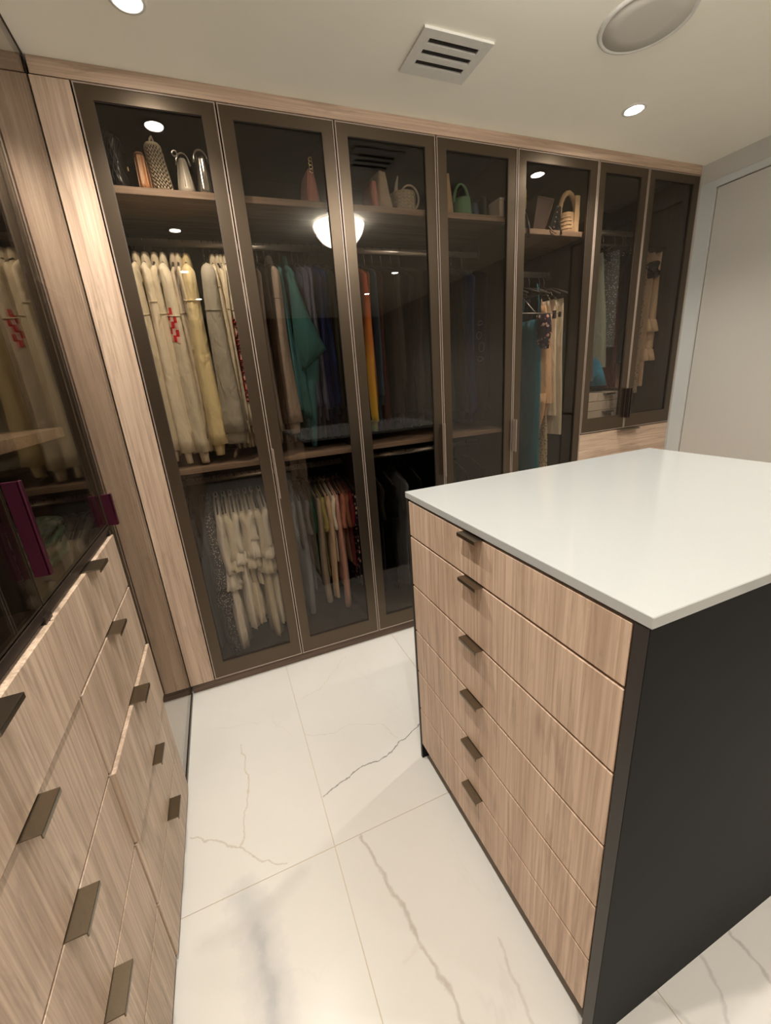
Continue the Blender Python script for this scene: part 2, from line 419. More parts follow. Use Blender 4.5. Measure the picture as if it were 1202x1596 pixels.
struct(build('baseboard_right', MB().box(XR - .012, XR, YB, DY0 - .09, 0, .10, .002), M['jamb'], loc=(XR, -2, 0)))
# wood fascia under the ceiling and the tall filler panel at the left corner
struct(build('trim_2', MB().box(XL, 3.086, -.002, .02, ZT + .004, ZC, .001), M['oak_h'], loc=(1.5, 0, ZT)))
struct(build('trim_3', MB().box(XL - .004, -.003, -.004, .02, ZB, ZT, .001), M['oak'], loc=(XL, 0, ZB)))
struct(build('trim_4', MB().box(XL, 3.086, .012, .03, 0, ZB - .004), M['plinth'], loc=(1.5, 0, 0)))
struct(build('trim_5', MB().box(3.087, XR, -.003, .02, 0, ZC), M['wall'], loc=(XR, 0, 0)))

# ================================================================== CEILING FITTINGS
def downlight(x, y, k, label):
    t = thing('recessed_downlight', label, 'ceiling light', (x, y, ZC), 'recessed downlights in the ceiling')
    build('trim_ring', MB().lathe([(.034, ZC - .001), (.036, ZC - .004), (.046, ZC - .004), (.049, ZC - .0005), (.049, ZC + .002)], x, y, 32), M['vent'], t, smooth=True)
    build('lens', MB().lathe([(.0001, ZC - .0022), (.034, ZC - .0022), (.034, ZC - .0008)], x, y, 24), M['downlight'], t)
    l = bpy.data.lights.new('downlight_beam', 'SPOT'); l.energy = DOWN_W * k; l.color = WARM; l.spot_size = math.radians(125); l.spot_blend = .9
    l.shadow_soft_size = .014
    o = bpy.data.objects.new('downlight_beam', l); COL.objects.link(o); o.parent = t; o.location = (0, 0, -.012)
names = ['bright round downlight nearest the top left corner of the photo, near the filler panel', 'bright round downlight at upper right, between the ceiling disc and the wardrobe',
         'round downlight above the aisle beside the left drawers', 'round downlight on the right side of the ceiling above the island',
         'round downlight behind the camera on the left', 'round downlight behind the camera on the right',
         'round downlight at the far left end of the room behind the camera', 'round downlight at the far right end of the room behind the camera']
for (x, y, k), nm in zip(DOWNLIGHTS, names): downlight(x, y, k, nm)

# bowl lamp over the island
LX, LY = 1.245, -1.17
t = thing('bowl_ceiling_lamp', 'white opal bowl lamp on the ceiling, mirrored in the wardrobe glass', 'ceiling light', (LX, LY, ZC))
prof = [(.0001, -.150), (.05, -.147), (.09, -.135), (.125, -.112), (.15, -.082), (.168, -.048), (.176, -.022), (.172, -.012), (.15, -.008)]
build('opal_bowl', MB().lathe([(r, ZC + z) for r, z in prof], LX, LY, 48), M['bowl'], t, smooth=True)
build('ceiling_canopy', MB().lathe([(.15, ZC - .012), (.15, ZC)], LX, LY, 32), M['vent'], t, smooth=False)

# round ceiling speaker disc
t = thing('ceiling_speaker', 'large round off-white disc on the ceiling cut by the top edge', 'speaker', (1.753, -.655, ZC))
build('rim', MB().lathe([(.128, ZC - .005), (.132, ZC - .0075), (.140, ZC - .006), (.143, ZC - .001), (.143, ZC)], 1.753, -.655, 64), M['vent'], t, smooth=True)
build('grille', MB().lathe([(.0001, ZC - .0072), (.08, ZC - .0068), (.129, ZC - .005), (.129, ZC - .001)], 1.753, -.655, 64), M['speaker'], t, smooth=True)

# air vent with three slots
vx0, vx1, vy0, vy1 = 1.060, 1.320, -.442, -.241
t = thing('air_vent', 'square white ceiling air vent with three dark slots', 'air vent', ((vx0 + vx1) / 2, (vy0 + vy1) / 2, ZC))
pl = MB(); zs0, zs1 = ZC - .007, ZC
sl = [(-.408, -.385), (-.360, -.337), (-.312, -.289)]
yy = [vy0] + [q for s_ in sl for q in s_] + [vy1]
for i in range(0, len(yy), 2): pl.box(vx0, vx1, yy[i], yy[i + 1], zs0, zs1)
for a, b_ in sl: pl.box(vx0, vx0 + .036, a, b_, zs0, zs1).box(vx1 - .036, vx1, a, b_, zs0, zs1)
build('face_plate', pl, M['vent'], t)
for a, b_ in sl:
    build('slot', MB().box(vx0 + .036, vx1 - .036, a, b_, ZC - .0015, ZC - .0005), M['black_gap'], t)
    build('vent_blade', MB().box(vx0 + .036, vx1 - .036, (a + b_) / 2 - .0015, (a + b_) / 2 + .0015, ZC - .004, ZC - .0016), M['carcass_dark'], t)

# ================================================================== GLAZED DOORS
def frame_xz(mb, x0, x1, z0, z1, ws, wt, wb, y0, y1):
    """mitred frame lying in the xz plane"""
    ix0, ix1, iz0, iz1 = x0 + ws, x1 - ws, z0 + wb, z1 - wt
    mb.prism([(x0, z0), (ix0, iz0), (ix0, iz1), (x0, z1)], 'y', y0, y1)
    mb.prism([(x1, z1), (ix1, iz1), (ix1, iz0), (x1, z0)], 'y', y0, y1)
    mb.prism([(x0, z1), (ix0, iz1), (ix1, iz1), (x1, z1)], 'y', y0, y1)
    mb.prism([(x1, z0), (ix1, iz0), (ix0, iz0), (x0, z0)], 'y', y0, y1)
    return mb
def wdoor(parent, x0, x1, z0, z1, pull=None, ws=.050, wt=.044, wb=.084):
    g = .0030
    x0 += g; x1 -= g
    # frame from four mitred profiles, each with a shallow step towards the pane
    d = build('glazed_door', frame_xz(MB(), x0 + .004, x1 - .004, z0 + .004, z1 - .004, ws - .004, wt - .004, wb - .004, -.0015, .018), M['bronze'], parent,
              loc=((x0 + x1) / 2, 0, z0))
    build('edge_bead', frame_xz(MB(), x0, x1, z0, z1, .0042, .0042, .0042, -.004, .018), M['bead'], d)
    build('glass_pane', MB().box(x0 + ws - .006, x1 - ws + .006, .006, .0095, z0 + wb - .006, z1 - wt + .006), M['glass'], d)
    build('gasket', frame_xz(MB(), x0 + ws - .0005, x1 - ws + .0005, z0 + wb - .0005, z1 - wt + .0005, .0025, .0025, .0025, .0015, .0058), M['carcass_dark'], d)
    if pull:
        side, pz0, pz1, dark = pull
        px = x1 - .003 if side == 'r' else x0 + .003
        s_ = -1 if side == 'r' else 1
        build('edge_pull', MB().box(px, px + s_ * .004, -.030, -.004, pz0, pz1, .0008).box(px, px + s_ * (.006 if dark else .005), -.033, -.029, pz0, pz1, .0008),
              M['bead'] if not dark else M['dark_rail'], d)
    return d

def wardrobe(x0, x1, label, doors, z0=ZB, shelf=True, mid=None, rods=()):
    t = thing('wardrobe', label, 'wardrobe', ((x0 + x1) / 2, DEPTH / 2, 0))
    a, b_ = x0 + .001, x1 - .001
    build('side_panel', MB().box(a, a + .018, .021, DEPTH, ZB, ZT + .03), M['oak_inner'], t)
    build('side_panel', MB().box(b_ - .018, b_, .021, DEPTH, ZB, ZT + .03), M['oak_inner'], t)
    build('back_panel', MB().box(a + .018, b_ - .018, DEPTH - .012, DEPTH, ZB, ZT + .03), M['back'], t)
    build('top_panel', MB().box(a + .018, b_ - .018, .021, DEPTH - .012, ZT + .012, ZT + .03), M['back'], t)
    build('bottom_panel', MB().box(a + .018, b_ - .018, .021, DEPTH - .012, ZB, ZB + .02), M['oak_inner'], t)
    for (sx0, sx1, z, th) in (shelf or []):
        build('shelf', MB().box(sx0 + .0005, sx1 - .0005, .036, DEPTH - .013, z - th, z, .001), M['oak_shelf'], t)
    for (rx0, rx1, ry, rz) in rods:
        r = MB(); n = 14
        prof_ = [(ry + .008 * math.cos(2 * PI * k / n), rz + .015 * math.sin(2 * PI * k / n)) for k in range(n)]
        build('hanging_rod', r.prism(prof_, 'x', rx0 + .002, rx1 - .002), M['steel'], t, smooth=True)
        for ex in (rx0 + .0015, rx1 - .0055):
            build('rod_bracket', MB().box(ex, ex + .004, ry - .018, ry + .018, rz - .024, rz + .026, .001), M['bronze'], t)
    for args in doors: wdoor(t, *args[:2], z0 if len(args) < 5 else args[4], ZT, args[2])
    return t

SZ = 2.135
w1 = wardrobe(0, .880, 'bronze glass wardrobe with cream hoodies, first from the left wall', [(0, .440, None), (.440, .880, ('l', .92, 1.15, False))],
     shelf=[(.02, .86, SZ, .024), (.02, .86, 1.100, .022)], rods=[(.02, .86, .30, 2.035), (.02, .86, .30, .995)])
w2 = wardrobe(.880, 1.779, 'bronze glass wardrobe with dark coats and an orange shirt, second from the left', [(.880, 1.338, ('r', .89, 1.17, False)), (1.338, 1.779, None)],
     shelf=[(.90, 1.76, SZ, .024), (.90, 1.76, 1.100, .022)], rods=[(.90, 1.76, .30, 2.035), (.90, 1.76, .30, .995)])
w3 = wardrobe(1.779, 2.295, 'narrow bronze glass wardrobe with the teal dress and a tan backpack on its shelf', [(1.779, 2.295, ('l', .965, 1.145, False))],
     shelf=[(1.80, 2.275, 2.092, .024)], rods=[(1.80, 2.275, .30, 1.945)])
w4 = wardrobe(2.295, 3.086, 'bronze glass wardrobe with two short doors above a wide oak drawer, beside the white wall',
     [(2.295, 2.664, ('r', 1.07, 1.25, True), 0, 1.004), (2.664, 3.086, ('l', 1.07, 1.25, True), 0, 1.004)],
     shelf=[(2.315, 3.066, 1.004, .024)], rods=[(2.315, 3.066, .30, 2.19)])

def tab_handle(parent, mat=None, **k):
    """bronze tab that hooks over the top edge of a drawer front. axis='x' -> front faces +x or -x ; 'y' -> faces -y"""
    ax, f, c, z, wdt, out = k['axis'], k['face'], k['c'], k['z'], k['w'], k['out']
    mb = MB()
    if ax == 'x':
        s_ = k['s']
        mb.box(f - s_ * .012, f + s_ * out, c - wdt / 2, c + wdt / 2, z + .0005, z + .0030, .0006)
        mb.box(f + s_ * (out - .0025), f + s_ * out, c - wdt / 2, c + wdt / 2, z - .0065, z + .0025, .0006)
    else:
        mb.box(c - wdt / 2, c + wdt / 2, f - out, f + .012, z + .0005, z + .0030, .0006)
        mb.box(c - wdt / 2, c + wdt / 2, f - out, f - out + .0025, z - .0065, z + .0025, .0006)
    return build('tab_handle', mb, mat or M['tab'], parent)

# lower drawers of the fourth wardrobe
zz = [.998, .80, .60, .40, .20, ZB + .003]
zz = [.998, .76, .52, .28, ZB]
for a, b_ in zip(zz, zz[1:]):
    d = build('drawer', MB().box(2.298, 3.083, -.001, .019, b_ + .003, a, .0012), M['oak_h'], w4, loc=(2.69, 0, b_))
    tab_handle(d, axis='y', face=-.001, c=2.69, z=a, w=.17, out=.035)
# pale drawer box inside, behind the left short door
for i, (z1, z0) in enumerate([(1.232, 1.182), (1.179, 1.125), (1.122, 1.070), (1.067, 1.006)]):
    d = build('inner_drawer', MB().box(2.32, 2.70, .085, .45, z0, z1, .001), fabric('pale_laminate', (.74, .68, .60), .03, .5, 40) if i == 0 else bpy.data.materials['pale_laminate'], w4, loc=(2.5, .085, z0))
    if i in (0, 2):
        tab_handle(d, axis='y', face=.085, c=2.60, z=z1 - .008, w=.075, out=.03)
build('inner_divider', MB().box(2.702, 2.718, .06, .50, 1.006, 1.24), M['oak_inner'], w4)

# ================================================================== LEFT BANK
GX = XL - .006     # glass face
def frame_yz(mb, y0, y1, z0, z1, wd, x0, x1):
    mb.prism([(y0, z0), (y0 + wd, z0 + wd), (y0 + wd, z1 - wd), (y0, z1)], 'x', x0, x1)
    mb.prism([(y1, z1), (y1 - wd, z1 - wd), (y1 - wd, z0 + wd), (y1, z0)], 'x', x0, x1)
    mb.prism([(y0, z1), (y0 + wd, z1 - wd), (y1 - wd, z1 - wd), (y1, z1)], 'x', x0, x1)
    mb.prism([(y1, z0), (y1 - wd, z0 + wd), (y0 + wd, z0 + wd), (y0, z0)], 'x', x0, x1)
    return mb
def ldoor(parent, y0, y1, z0, z1, pull=None):
    g = .0015; y0 += g; y1 -= g
    d = build('glazed_door', frame_yz(MB(), y0, y1, z0, z1, .0030, GX - .010, GX + .0006), M['bronze'], parent, loc=(GX, (y0 + y1) / 2, z0))
    build('glass_pane', MB().box(GX - .004, GX, y0 + .004, y1 - .004, z0 + .004, z1 - .004), M['glass'], d)
    if pull:
        py, a, b_, s_ = pull
        build('edge_pull', MB().box(GX + .002, GX + .026, py, py + s_ * .005, a, b_, .0008).box(GX + .023, GX + .028, py, py + s_ * .012, a, b_, .0008), M['plum'], d)
    return d

# tall glass-fronted column between the drawers and the corner
Y0, Y1, Y2, Y3, Y4 = 0.0, -.544, -1.064, -1.585, -2.105
LDX = -.66
t = thing('tall_cabinet', 'tall full-height bronze glass cabinet in the left corner beside the filler panel', 'cabinet', ((XL + LDX) / 2, Y1 / 2, 0))
build('side_panel', MB().box(LDX, GX - .02, Y1 + .002, Y1 + .018, .03, 2.435), M['back'], t)
build('side_panel', MB().box(LDX, GX - .02, Y0 + .002, Y0 + .018, .03, 2.435), M['back'], t)
build('back_panel', MB().box(LDX, LDX + .012, Y1 + .018, Y0, .03, 2.435), M['back'], t)
build('shelf', MB().box(LDX + .012, GX - .05, Y1 + .019, Y0 - .001, 1.05, 1.07), M['back'], t)
build('shelf', MB().box(LDX + .012, GX - .05, Y1 + .019, Y0 - .001, 1.75, 1.77), M['back'], t)
build('plinth', MB().box(GX - .016, GX + .003, Y1 + .001, -.005, 0, .020), M['dark_rail'], t)
build('top_rail', MB().box(GX - .016, GX + .002, Y1 + .001, -.005, 2.443, 2.4495), M['carcass_dark'], t)
ldoor(t, Y1, Y0 - .0015, .022, 2.442, (Y1 + .004, 1.055, 1.15, 1))

def left_unit(y0, y1, label, gl, pulled=None, pull=None):
    """y0 far, y1 near"""
    t = thing('drawer_cabinet', label, 'cabinet', ((XL + LDX) / 2, (y0 + y1) / 2, 0))
    build('side_panel', MB().box(LDX, XL - .003, y1 + .0005, y1 + .016, .022, 1.045), M['dark_rail'], t)
    build('side_panel', MB().box(LDX, XL - .003, y0 - .016, y0 - .0005, .022, 1.045), M['dark_rail'], t)
    build('plinth', MB().box(XL - .03, XL - .005, y1, y0, 0, .022), M['dark_rail'], t)
    build('carcass', MB().box(XL - .0235, XL - .0195, y1 + .002, y0 - .002, .02, 1.037), M['black_gap'], t)  # thin black sheet added behind the fronts, stands in for shade in the gaps
    build('ledge', MB().box(LDX, GX + .001, y1 + .001, y0 - .001, 1.038, 1.058, .001), M['dark_rail'], t)
    rows = [1.030, .855, .645, .433, .222, .016]
    for i, (a, b_) in enumerate(zip(rows, rows[1:])):
        ex = (pulled or {}).get(i, 0)
        d = build('drawer', MB().box(XL - .018 + ex, XL + ex, y1 + .002, y0 - .002, b_ + .0055, a, .0012), M['oak_grey'], t, loc=(XL, (y0 + y1) / 2, b_))
        tab_handle(d, axis='x', s=1, face=XL + ex, c=(y0 + y1) / 2 - .002, z=a, w=.075, out=.030)
        if ex > .008: build('drawer_box', MB().box(XL - .019, XL - .018 + ex, y1 + .022, y0 - .022, b_ + .02, b_ + .09), M['carcass_dark'], d)
    # upper glazed half
    build('upper_side_panel', MB().box(LDX, GX - .02, y1 + .0005, y1 + .014, 1.058, 2.435), M['back'], t)
    build('upper_back_panel', MB().box(LDX, LDX + .012, y1 + .015, y0 - .001, 1.058, 2.435), M['back'], t)
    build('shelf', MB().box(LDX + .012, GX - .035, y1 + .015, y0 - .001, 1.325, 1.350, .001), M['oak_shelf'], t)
    build('shelf', MB().box(LDX + .012, GX - .06, y1 + .015, y0 - .001, 1.93, 1.948, .001), M['oak_inner'], t)
    build('top_rail', MB().box(GX - .016, GX + .002, y1 + .001, y0 - .001, 2.443, 2.4495), M['carcass_dark'], t)
    ldoor(t, y1, y0, 1.062, 2.442, pull)
    return t
lu1 = left_unit(Y1, Y2, 'oak drawer stack with dark glass above, next to the tall glass cabinet, one drawer ajar', True,
          pulled={0: .002, 1: .003, 2: .011, 3: .004, 4: .004}, pull=(Y2 + .004, 1.115, 1.29, 1))
lu2 = left_unit(Y2, Y3, 'oak drawer stack with dark glass above, nearest the camera at the lower left corner', True, pulled={0: .004})
lu3 = left_unit(Y3, Y4, 'oak drawer stack with dark glass above, beside the camera and outside the frame', True)
# rest of the left wall behind the camera: plain closed fronts
for i in range(3):
    ya, yb = Y4 - i * .9 - .002, Y4 - (i + 1) * .9 + .002
    t = thing('closed_cabinet', ['tall oak cabinet behind the camera, nearest to the drawer stacks', 'tall oak cabinet behind the camera, middle one of the left wall', 'tall oak cabinet at the far end of the room behind the camera'][i], 'cabinet', ((XL + LDX) / 2, (ya + yb) / 2, 0))
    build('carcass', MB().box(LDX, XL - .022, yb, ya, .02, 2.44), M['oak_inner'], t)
    build('cabinet_door', MB().box(XL - .02, XL, yb + .002, (ya + yb) / 2 - .001, .03, 2.43, .001), M['oak'], t)
    build('cabinet_door', MB().box(XL - .02, XL, (ya + yb) / 2 + .001, ya - .002, .03, 2.43, .001), M['oak'], t)

# pale rings and folded clothes behind the left glass
for i in range(7):
    zc = 1.30 - .028 * i; yc = -.93 + .035 * math.sin(i * 1.9)
    pts = [(-.22 + .012 * math.sin(i), yc + .032 * math.cos(a), zc + .020 * math.sin(a)) for a in np.linspace(0, 2 * PI, 18)[:-1]]
    tag(build('scrunchie', MB().tube(pts, .008, 8, closed=True), FM['ivory'], loc=(-.22, yc, zc - .02), smooth=True),
        'pale fabric ring in the column of rings behind the left glass', 'scrunchie', 'pale rings hanging behind the left glass')
FM['camo'] = fabric('cloth_camo', (.03, .045, .03), spots=(30, .3, [(.12, .13, .09), (.02, .03, .05)]))

# ================================================================== ISLAND
IX0, IX1, IYF, IYN, IZ = .744, 1.826, -.791, -1.599, 1.0729
fx = .7445
t = thing('island_cabinet', 'closet island with six oak drawers on its long side and an anthracite end panel', 'cabinet', (1.285, -1.195, 0))
build('end_panel', MB().box(fx + .001, IX1 - .02, IYN + .004, IYN + .028, 0, IZ - .020, .001), M['anthracite'], t)
build('end_panel', MB().box(fx + .001, IX1 - .02, IYF - .014, IYF - .002, 0, IZ - .020, .001), M['anthracite'], t)
build('edge_strip', MB().box(fx, fx + .0012, IYN + .005, IYN + .027, 0.001, IZ - .021), M['frame_brown'], t)
build('edge_strip', MB().box(fx, fx + .0012, IYF - .013, IYF - .003, 0.001, IZ - .021), M['frame_brown'], t)
build('carcass', MB().box(fx + .022, IX1 - .022, IYN + .029, IYF - .015, .06, IZ - .021), M['carcass_dark'], t)
build('plinth', MB().box(fx + .06, IX1 - .08, IYN + .03, IYF - .016, 0, .058), M['frame_brown'], t)
rows = [1.0455, .9265, .752, .578, .409, .243, .070]
for a, b_ in zip(rows, rows[1:]):
    d = build('drawer', MB().box(fx + .001, fx + .020, IYN + .0315, IYF - .0165, b_ + .0060, a, .0012), M['oak'], t, loc=(fx, -1.195, b_))
    tab_handle(d, axis='x', s=-1, face=fx + .001, c=-1.160, z=a, w=.075, out=.022)
for k in range(2):
    build('rear_door', MB().box(IX1 - .021, IX1 - .003, [IYN + .03, -1.194][k], [-1.197, IYF - .016][k], .07, 1.045, .001), M['oak'], t)
tag(build('island_worktop', MB().box(IX0 - .0015, IX1, IYN, IYF, IZ - .0195, IZ, .0012), M['quartz'], loc=(1.285, -1.195, IZ - .0195)),
    'glossy white quartz worktop lying on the island', 'worktop')

# ================================================================== CLOTHES
def loft(mb, rings, seg=20, amp=.0, k=5, ph=0., drift=0., capb=True, capt=True, p=2.0, fn=None):
    """rings: (cx, cy, z, rx, ry[, amp])"""
    rows = []
    n = len(rings)
    for i, R in enumerate(rings):
        cx, cy, z, rx, ry = R[:5]; am = R[5] if len(R) > 5 else amp
        tt = i / max(1, n - 1); row = []
        for j in range(seg):
            a = 2 * PI * j / seg
            ca, sa = math.cos(a), math.sin(a)
            f = 1.0
            if p != 2.0: f = (abs(ca) ** p + abs(sa) ** p) ** (-1 / p)
            nx, ny = ca * rx * f, sa * ry * f
            off = am * (math.sin(k * a + ph + drift * tt * 3) * .6 + math.sin((k * 2 + 1) * a + ph * 2.3 - drift * tt * 5) * .4)
            L = math.hypot(ca, sa * rx / max(ry, 1e-4)) or 1
            row.append((cx + nx + off * ca * (1 if rx < ry else .6) + off * .3, cy + ny + off * sa * .7, z))
        rows.append(row)
    mb.grid(rows, True, capt, capb)
    return rows
def lerp(a, b, t): return a + (b - a) * t
def jit(s): return random.uniform(-s, s)

HANG = {}
def hanger(x, rodz, group, label, spread=.20, velvet=True, y=.30):
    key = (round(spread, 2), velvet, rodz < 1.2)
    if key not in HANG:
        zt = 0
        mb = MB()
        pts = [(0, -spread, -.135), (0, -spread * .55, -.100), (0, -spread * .2, -.082), (0, 0, -.078), (0, spread * .2, -.082), (0, spread * .55, -.100), (0, spread, -.135)]
        mb.tube(pts, .0045 if velvet else .007, 6)
        mb.tube([(0, -spread, -.135), (0, spread, -.135)], .003, 6)
        o = build('hanger', mb, M['velvet'], loc=(0, 0, 0), smooth=True)
        hp = [(0, 0, -.078), (0, 0, -.035), (0, .006, -.022), (0, .0175, -.005), (0, .0155, .010), (0, .002, .0185), (0, -.012, .0155), (0, -.0165, .004)]
        build('hook', MB().tube(hp, .0016, 6), M['velvet'] if rodz < 1.2 else M['wire'], o, smooth=True)
        HANG[key] = o; first = True
    else:
        o = copy_tree(HANG[key])
    o.location = (x, y, rodz - .0005); tag(o, label, 'hanger', group)
    return o

class Garment:
    """all coordinates in world space; width runs along y, thickness along x"""
    def __init__(s, name, x, label, cat, rodz, yc=.30, tilt=0., group=None):
        s.x, s.yc, s.rodz, s.name = x, yc, rodz, name
        s.root = thing(name, label, cat, (x, yc, rodz - .09), group)
    def part(s, name, mb, mat, smooth=True, label=None): return build(name, mb, mat, s.root, smooth=smooth, label=label)

def body_rings(x, yc, zn, zb, hw, th, n=14, flare=1.0, amp=.004, shoulder=.062):
    R = []
    R.append((x, yc, zn + .006, .012, .055, 0))
    R.append((x, yc, zn - .008, th * .6, .075, 0))
    R.append((x, yc, zn - shoulder * .5, th * .8, hw * .62, amp * .3))
    R.append((x, yc, zn - shoulder, th * .9, hw * .93, amp * .5))
    R.append((x, yc, zn - shoulder - .04, th, hw, amp))
    for i in range(1, n + 1):
        t = i / n
        z = lerp(zn - shoulder - .04, zb, t)
        R.append((x + .003 * math.sin(t * 5 + x * 50), yc, z, th * lerp(1, .95, t), hw * lerp(1, flare, t), amp * (1 + t)))
    return R
def sleeve_rings(x, y0, z0, y1, z1, r0x, r0y, r1x, r1y, n=14, bend=0., amp=.003, elbow=None, sway=0.):
    R = []
    for i in range(n + 1):
        t = i / n
        z = lerp(z0, z1, t)
        yy_ = lerp(y0, y1, t) + bend * math.sin(PI * t)
        ex = 0
        if elbow: ex = elbow * max(0, 1 - abs(t - .45) / .45)
        R.append((x + sway * t + .005 * math.sin(t * 5 + x * 90), yy_, z, lerp(r0x, r1x, t) + ex, lerp(r0y, r1y, t) + abs(ex) * .6, amp * (.5 + t)))
    return R

def hoodie(x, mat, label, rodz=2.035, length=.80, sl=.78, th=.015, sth=.021, hood=True, hem=True, yf=.112, seam=True, cuff=None, cw=.56, name='hoodie', dx=0., cat='hoodie', bend=-.012, sy=.042):
    g = Garment(name, x, label, cat, rodz)
    yf = yf + .016 * math.sin(x * 211); sway = .010 * math.sin(x * 97)
    zn = rodz - .085; ph = x * 37
    mb = MB(); loft(mb, body_rings(x, .30, zn, zn - length + (.05 if hem else 0), .175, th), 22, k=6, ph=ph, drift=.5)
    g.part('body', mb, mat)
    if hem:
        mb = MB(); zb = zn - length + .05
        loft(mb, [(x, .30, zb + .004, th * .9, .168, .002), (x, .30, zb - .006, th * 1.02, .172, .002), (x, .30, zb - .05, th, .165, .002)], 22, k=7, ph=ph)
        g.part('hem_rib', mb, mat)
    surf = None
    for s_, yy_ in ((-1, yf), (1, .60 - yf)):
        z0 = zn - .058 if s_ < 0 else zn - .065
        z1 = max(zn - sl + (0 if s_ < 0 else .02) + jit(.022), 1.108)
        mb = MB(); 
        # shoulder cap of the sleeve
        R = [(x, lerp(.30, yy_, .50), z0 + .034, .006, .045, 0), (x, lerp(.30, yy_, .70), z0 + .020, sth * .42, .048, 0), (x, lerp(.30, yy_, .90), z0 + .004, sth * .58, .044, 0)]
        R += sleeve_rings(x + (dx if s_ < 0 else 0), yy_, z0 - .015, yy_ + s_ * -.008, z1 + .05, sth * .66, sy, sth * 1.25, sy * .95, bend=bend * -s_ * -1 if s_ < 0 else .01, amp=.006, sway=sway)
        rows = loft(mb, R, 20, k=4, ph=ph + s_, drift=.8)
        sv = g.part('sleeve', mb, mat)
        if s_ < 0: surf = (rows, sv)
        xx = x + (dx if s_ < 0 else 0) + sway; ye = yy_ + s_ * -.008
        mb = MB(); loft(mb, [(xx, ye, z1 + .056, sth * .74, sy * .8, .001), (xx, ye, z1 + .045, sth * cw * 1.15, sy * .70, .0015), (xx, ye, z1 + .02, sth * cw, sy * .58, .0015), (xx + sway * .2, ye, z1, sth * cw * .95, sy * .55, .0015)], 18, k=6, ph=ph)
        build('cuff', mb, cuff or mat, sv, smooth=True)
        if seam:
            zs = z0 - .065 - .10 * ((x * 131) % 1)
            # raised seam where the dropped shoulder meets the sleeve
            ti = min(range(len(rows)), key=lambda i: abs(rows[i][0][2] - zs)); row = rows[ti]
            cx = sum(q[0] for q in row) / len(row); cy = sum(q[1] for q in row) / len(row)
            pts = [(cx + (q[0] - cx) * 1.03, cy + (q[1] - cy) * 1.02, q[2] + .010 * math.sin(j / len(row) * 2 * PI)) for j, q in enumerate(row)]
            build('seam', MB().tube(pts, .0016, 5, closed=True), mat, sv, smooth=True)
    if hood:
        mb = MB(); hy = .235
        loft(mb, [(x + .004, hy, zn + .028, .006, .020, 0), (x + .004, hy, zn + .022, .014, .045, .002), (x + .003, hy, zn - .002, .018, .060, .003), (x + .003, hy + .005, zn - .035, .020, .062, .003), (x, hy + .01, zn - .075, .014, .05, .002)], 18, k=3, ph=ph)
        g.part('hood', mb, mat)
    else:
        mb = MB(); pts = [(x + .010 * math.cos(a), .30 + .055 * math.sin(a), zn + .006 - .01 * abs(math.cos(a))) for a in np.linspace(0, 2 * PI, 20)[:-1]]
        mb.tube(pts, .004, 6, closed=True); g.part('collar', mb, mat)
    return g, surf

def ruffle(mb, x, y, z, rx, ry, h, amp=.008, k=9, ph=0, flare=1.5):
    loft(mb, [(x, y, z, rx * .8, ry * .8, 0), (x, y, z - h * .3, rx, ry, amp * .5), (x, y, z - h * .7, rx * lerp(1, flare, .6), ry * lerp(1, flare, .5), amp), (x, y, z - h, rx * flare, ry * (1 + (flare - 1) * .8), amp * 1.2)], 40, k=k, ph=ph, drift=.3)

def blouse(x, mat, label, rodz=.995, length=.42, sl=.36, th=.014, dress=0, name='blouse', cat='blouse', ruf=True, mat2=None):
    g = Garment(name, x, label, cat, rodz); zn = rodz - .085; ph = x * 53; th = th * 1.5
    mb = MB(); loft(mb, body_rings(x, .30, zn, zn - length, .165, th, flare=1.05, amp=.006), 26, k=8, ph=ph, drift=1)
    g.part('body', mb, mat)
    for s_, yy_ in ((-1, .118), (1, .482)):
        mb = MB(); z0 = zn - .062; z1 = zn - sl + jit(.02)
        loft(mb, [(x, lerp(.30, yy_, .6), z0 + .03, .010, .045, 0), (x, lerp(.3, yy_, .85), z0 + .015, .014, .042, .002)] + sleeve_rings(x, yy_, z0 - .01, yy_ - s_ * .016, z1, .018, .042, .030, .055, n=8, amp=.008, sway=.012 * math.sin(x * 77)), 22, k=5, ph=ph + s_, drift=1)
        sv = g.part('sleeve', mb, mat)
        if ruf:
            mb = MB(); ruffle(mb, x + .012 * math.sin(x * 77), yy_ - s_ * .016, z1 + .012, .030, .055, .080 + jit(.02), ph=ph, amp=.012); build('ruffle', mb, mat, sv, smooth=True)
    if ruf:
        mb = MB(); ruffle(mb, x, .30, zn - length + .015, th, .17, .07, ph=ph * 2, flare=1.25); g.part('hem_ruffle', mb, mat)
    if dress:
        mb = MB(); loft(mb, [(x, .24, zn - length + .01, th * .9, .16, .002), (x, .235, zn - length - dress * .3, th * 1.3, .165, .010), (x, .235, zn - length - dress * .7, th * 1.5, .17, .013), (x, .225, zn - length - dress, th * 1.5, .16, .015)], 34, k=9, ph=ph, drift=1)
        g.part('skirt', mb, mat2 or mat)
    return g

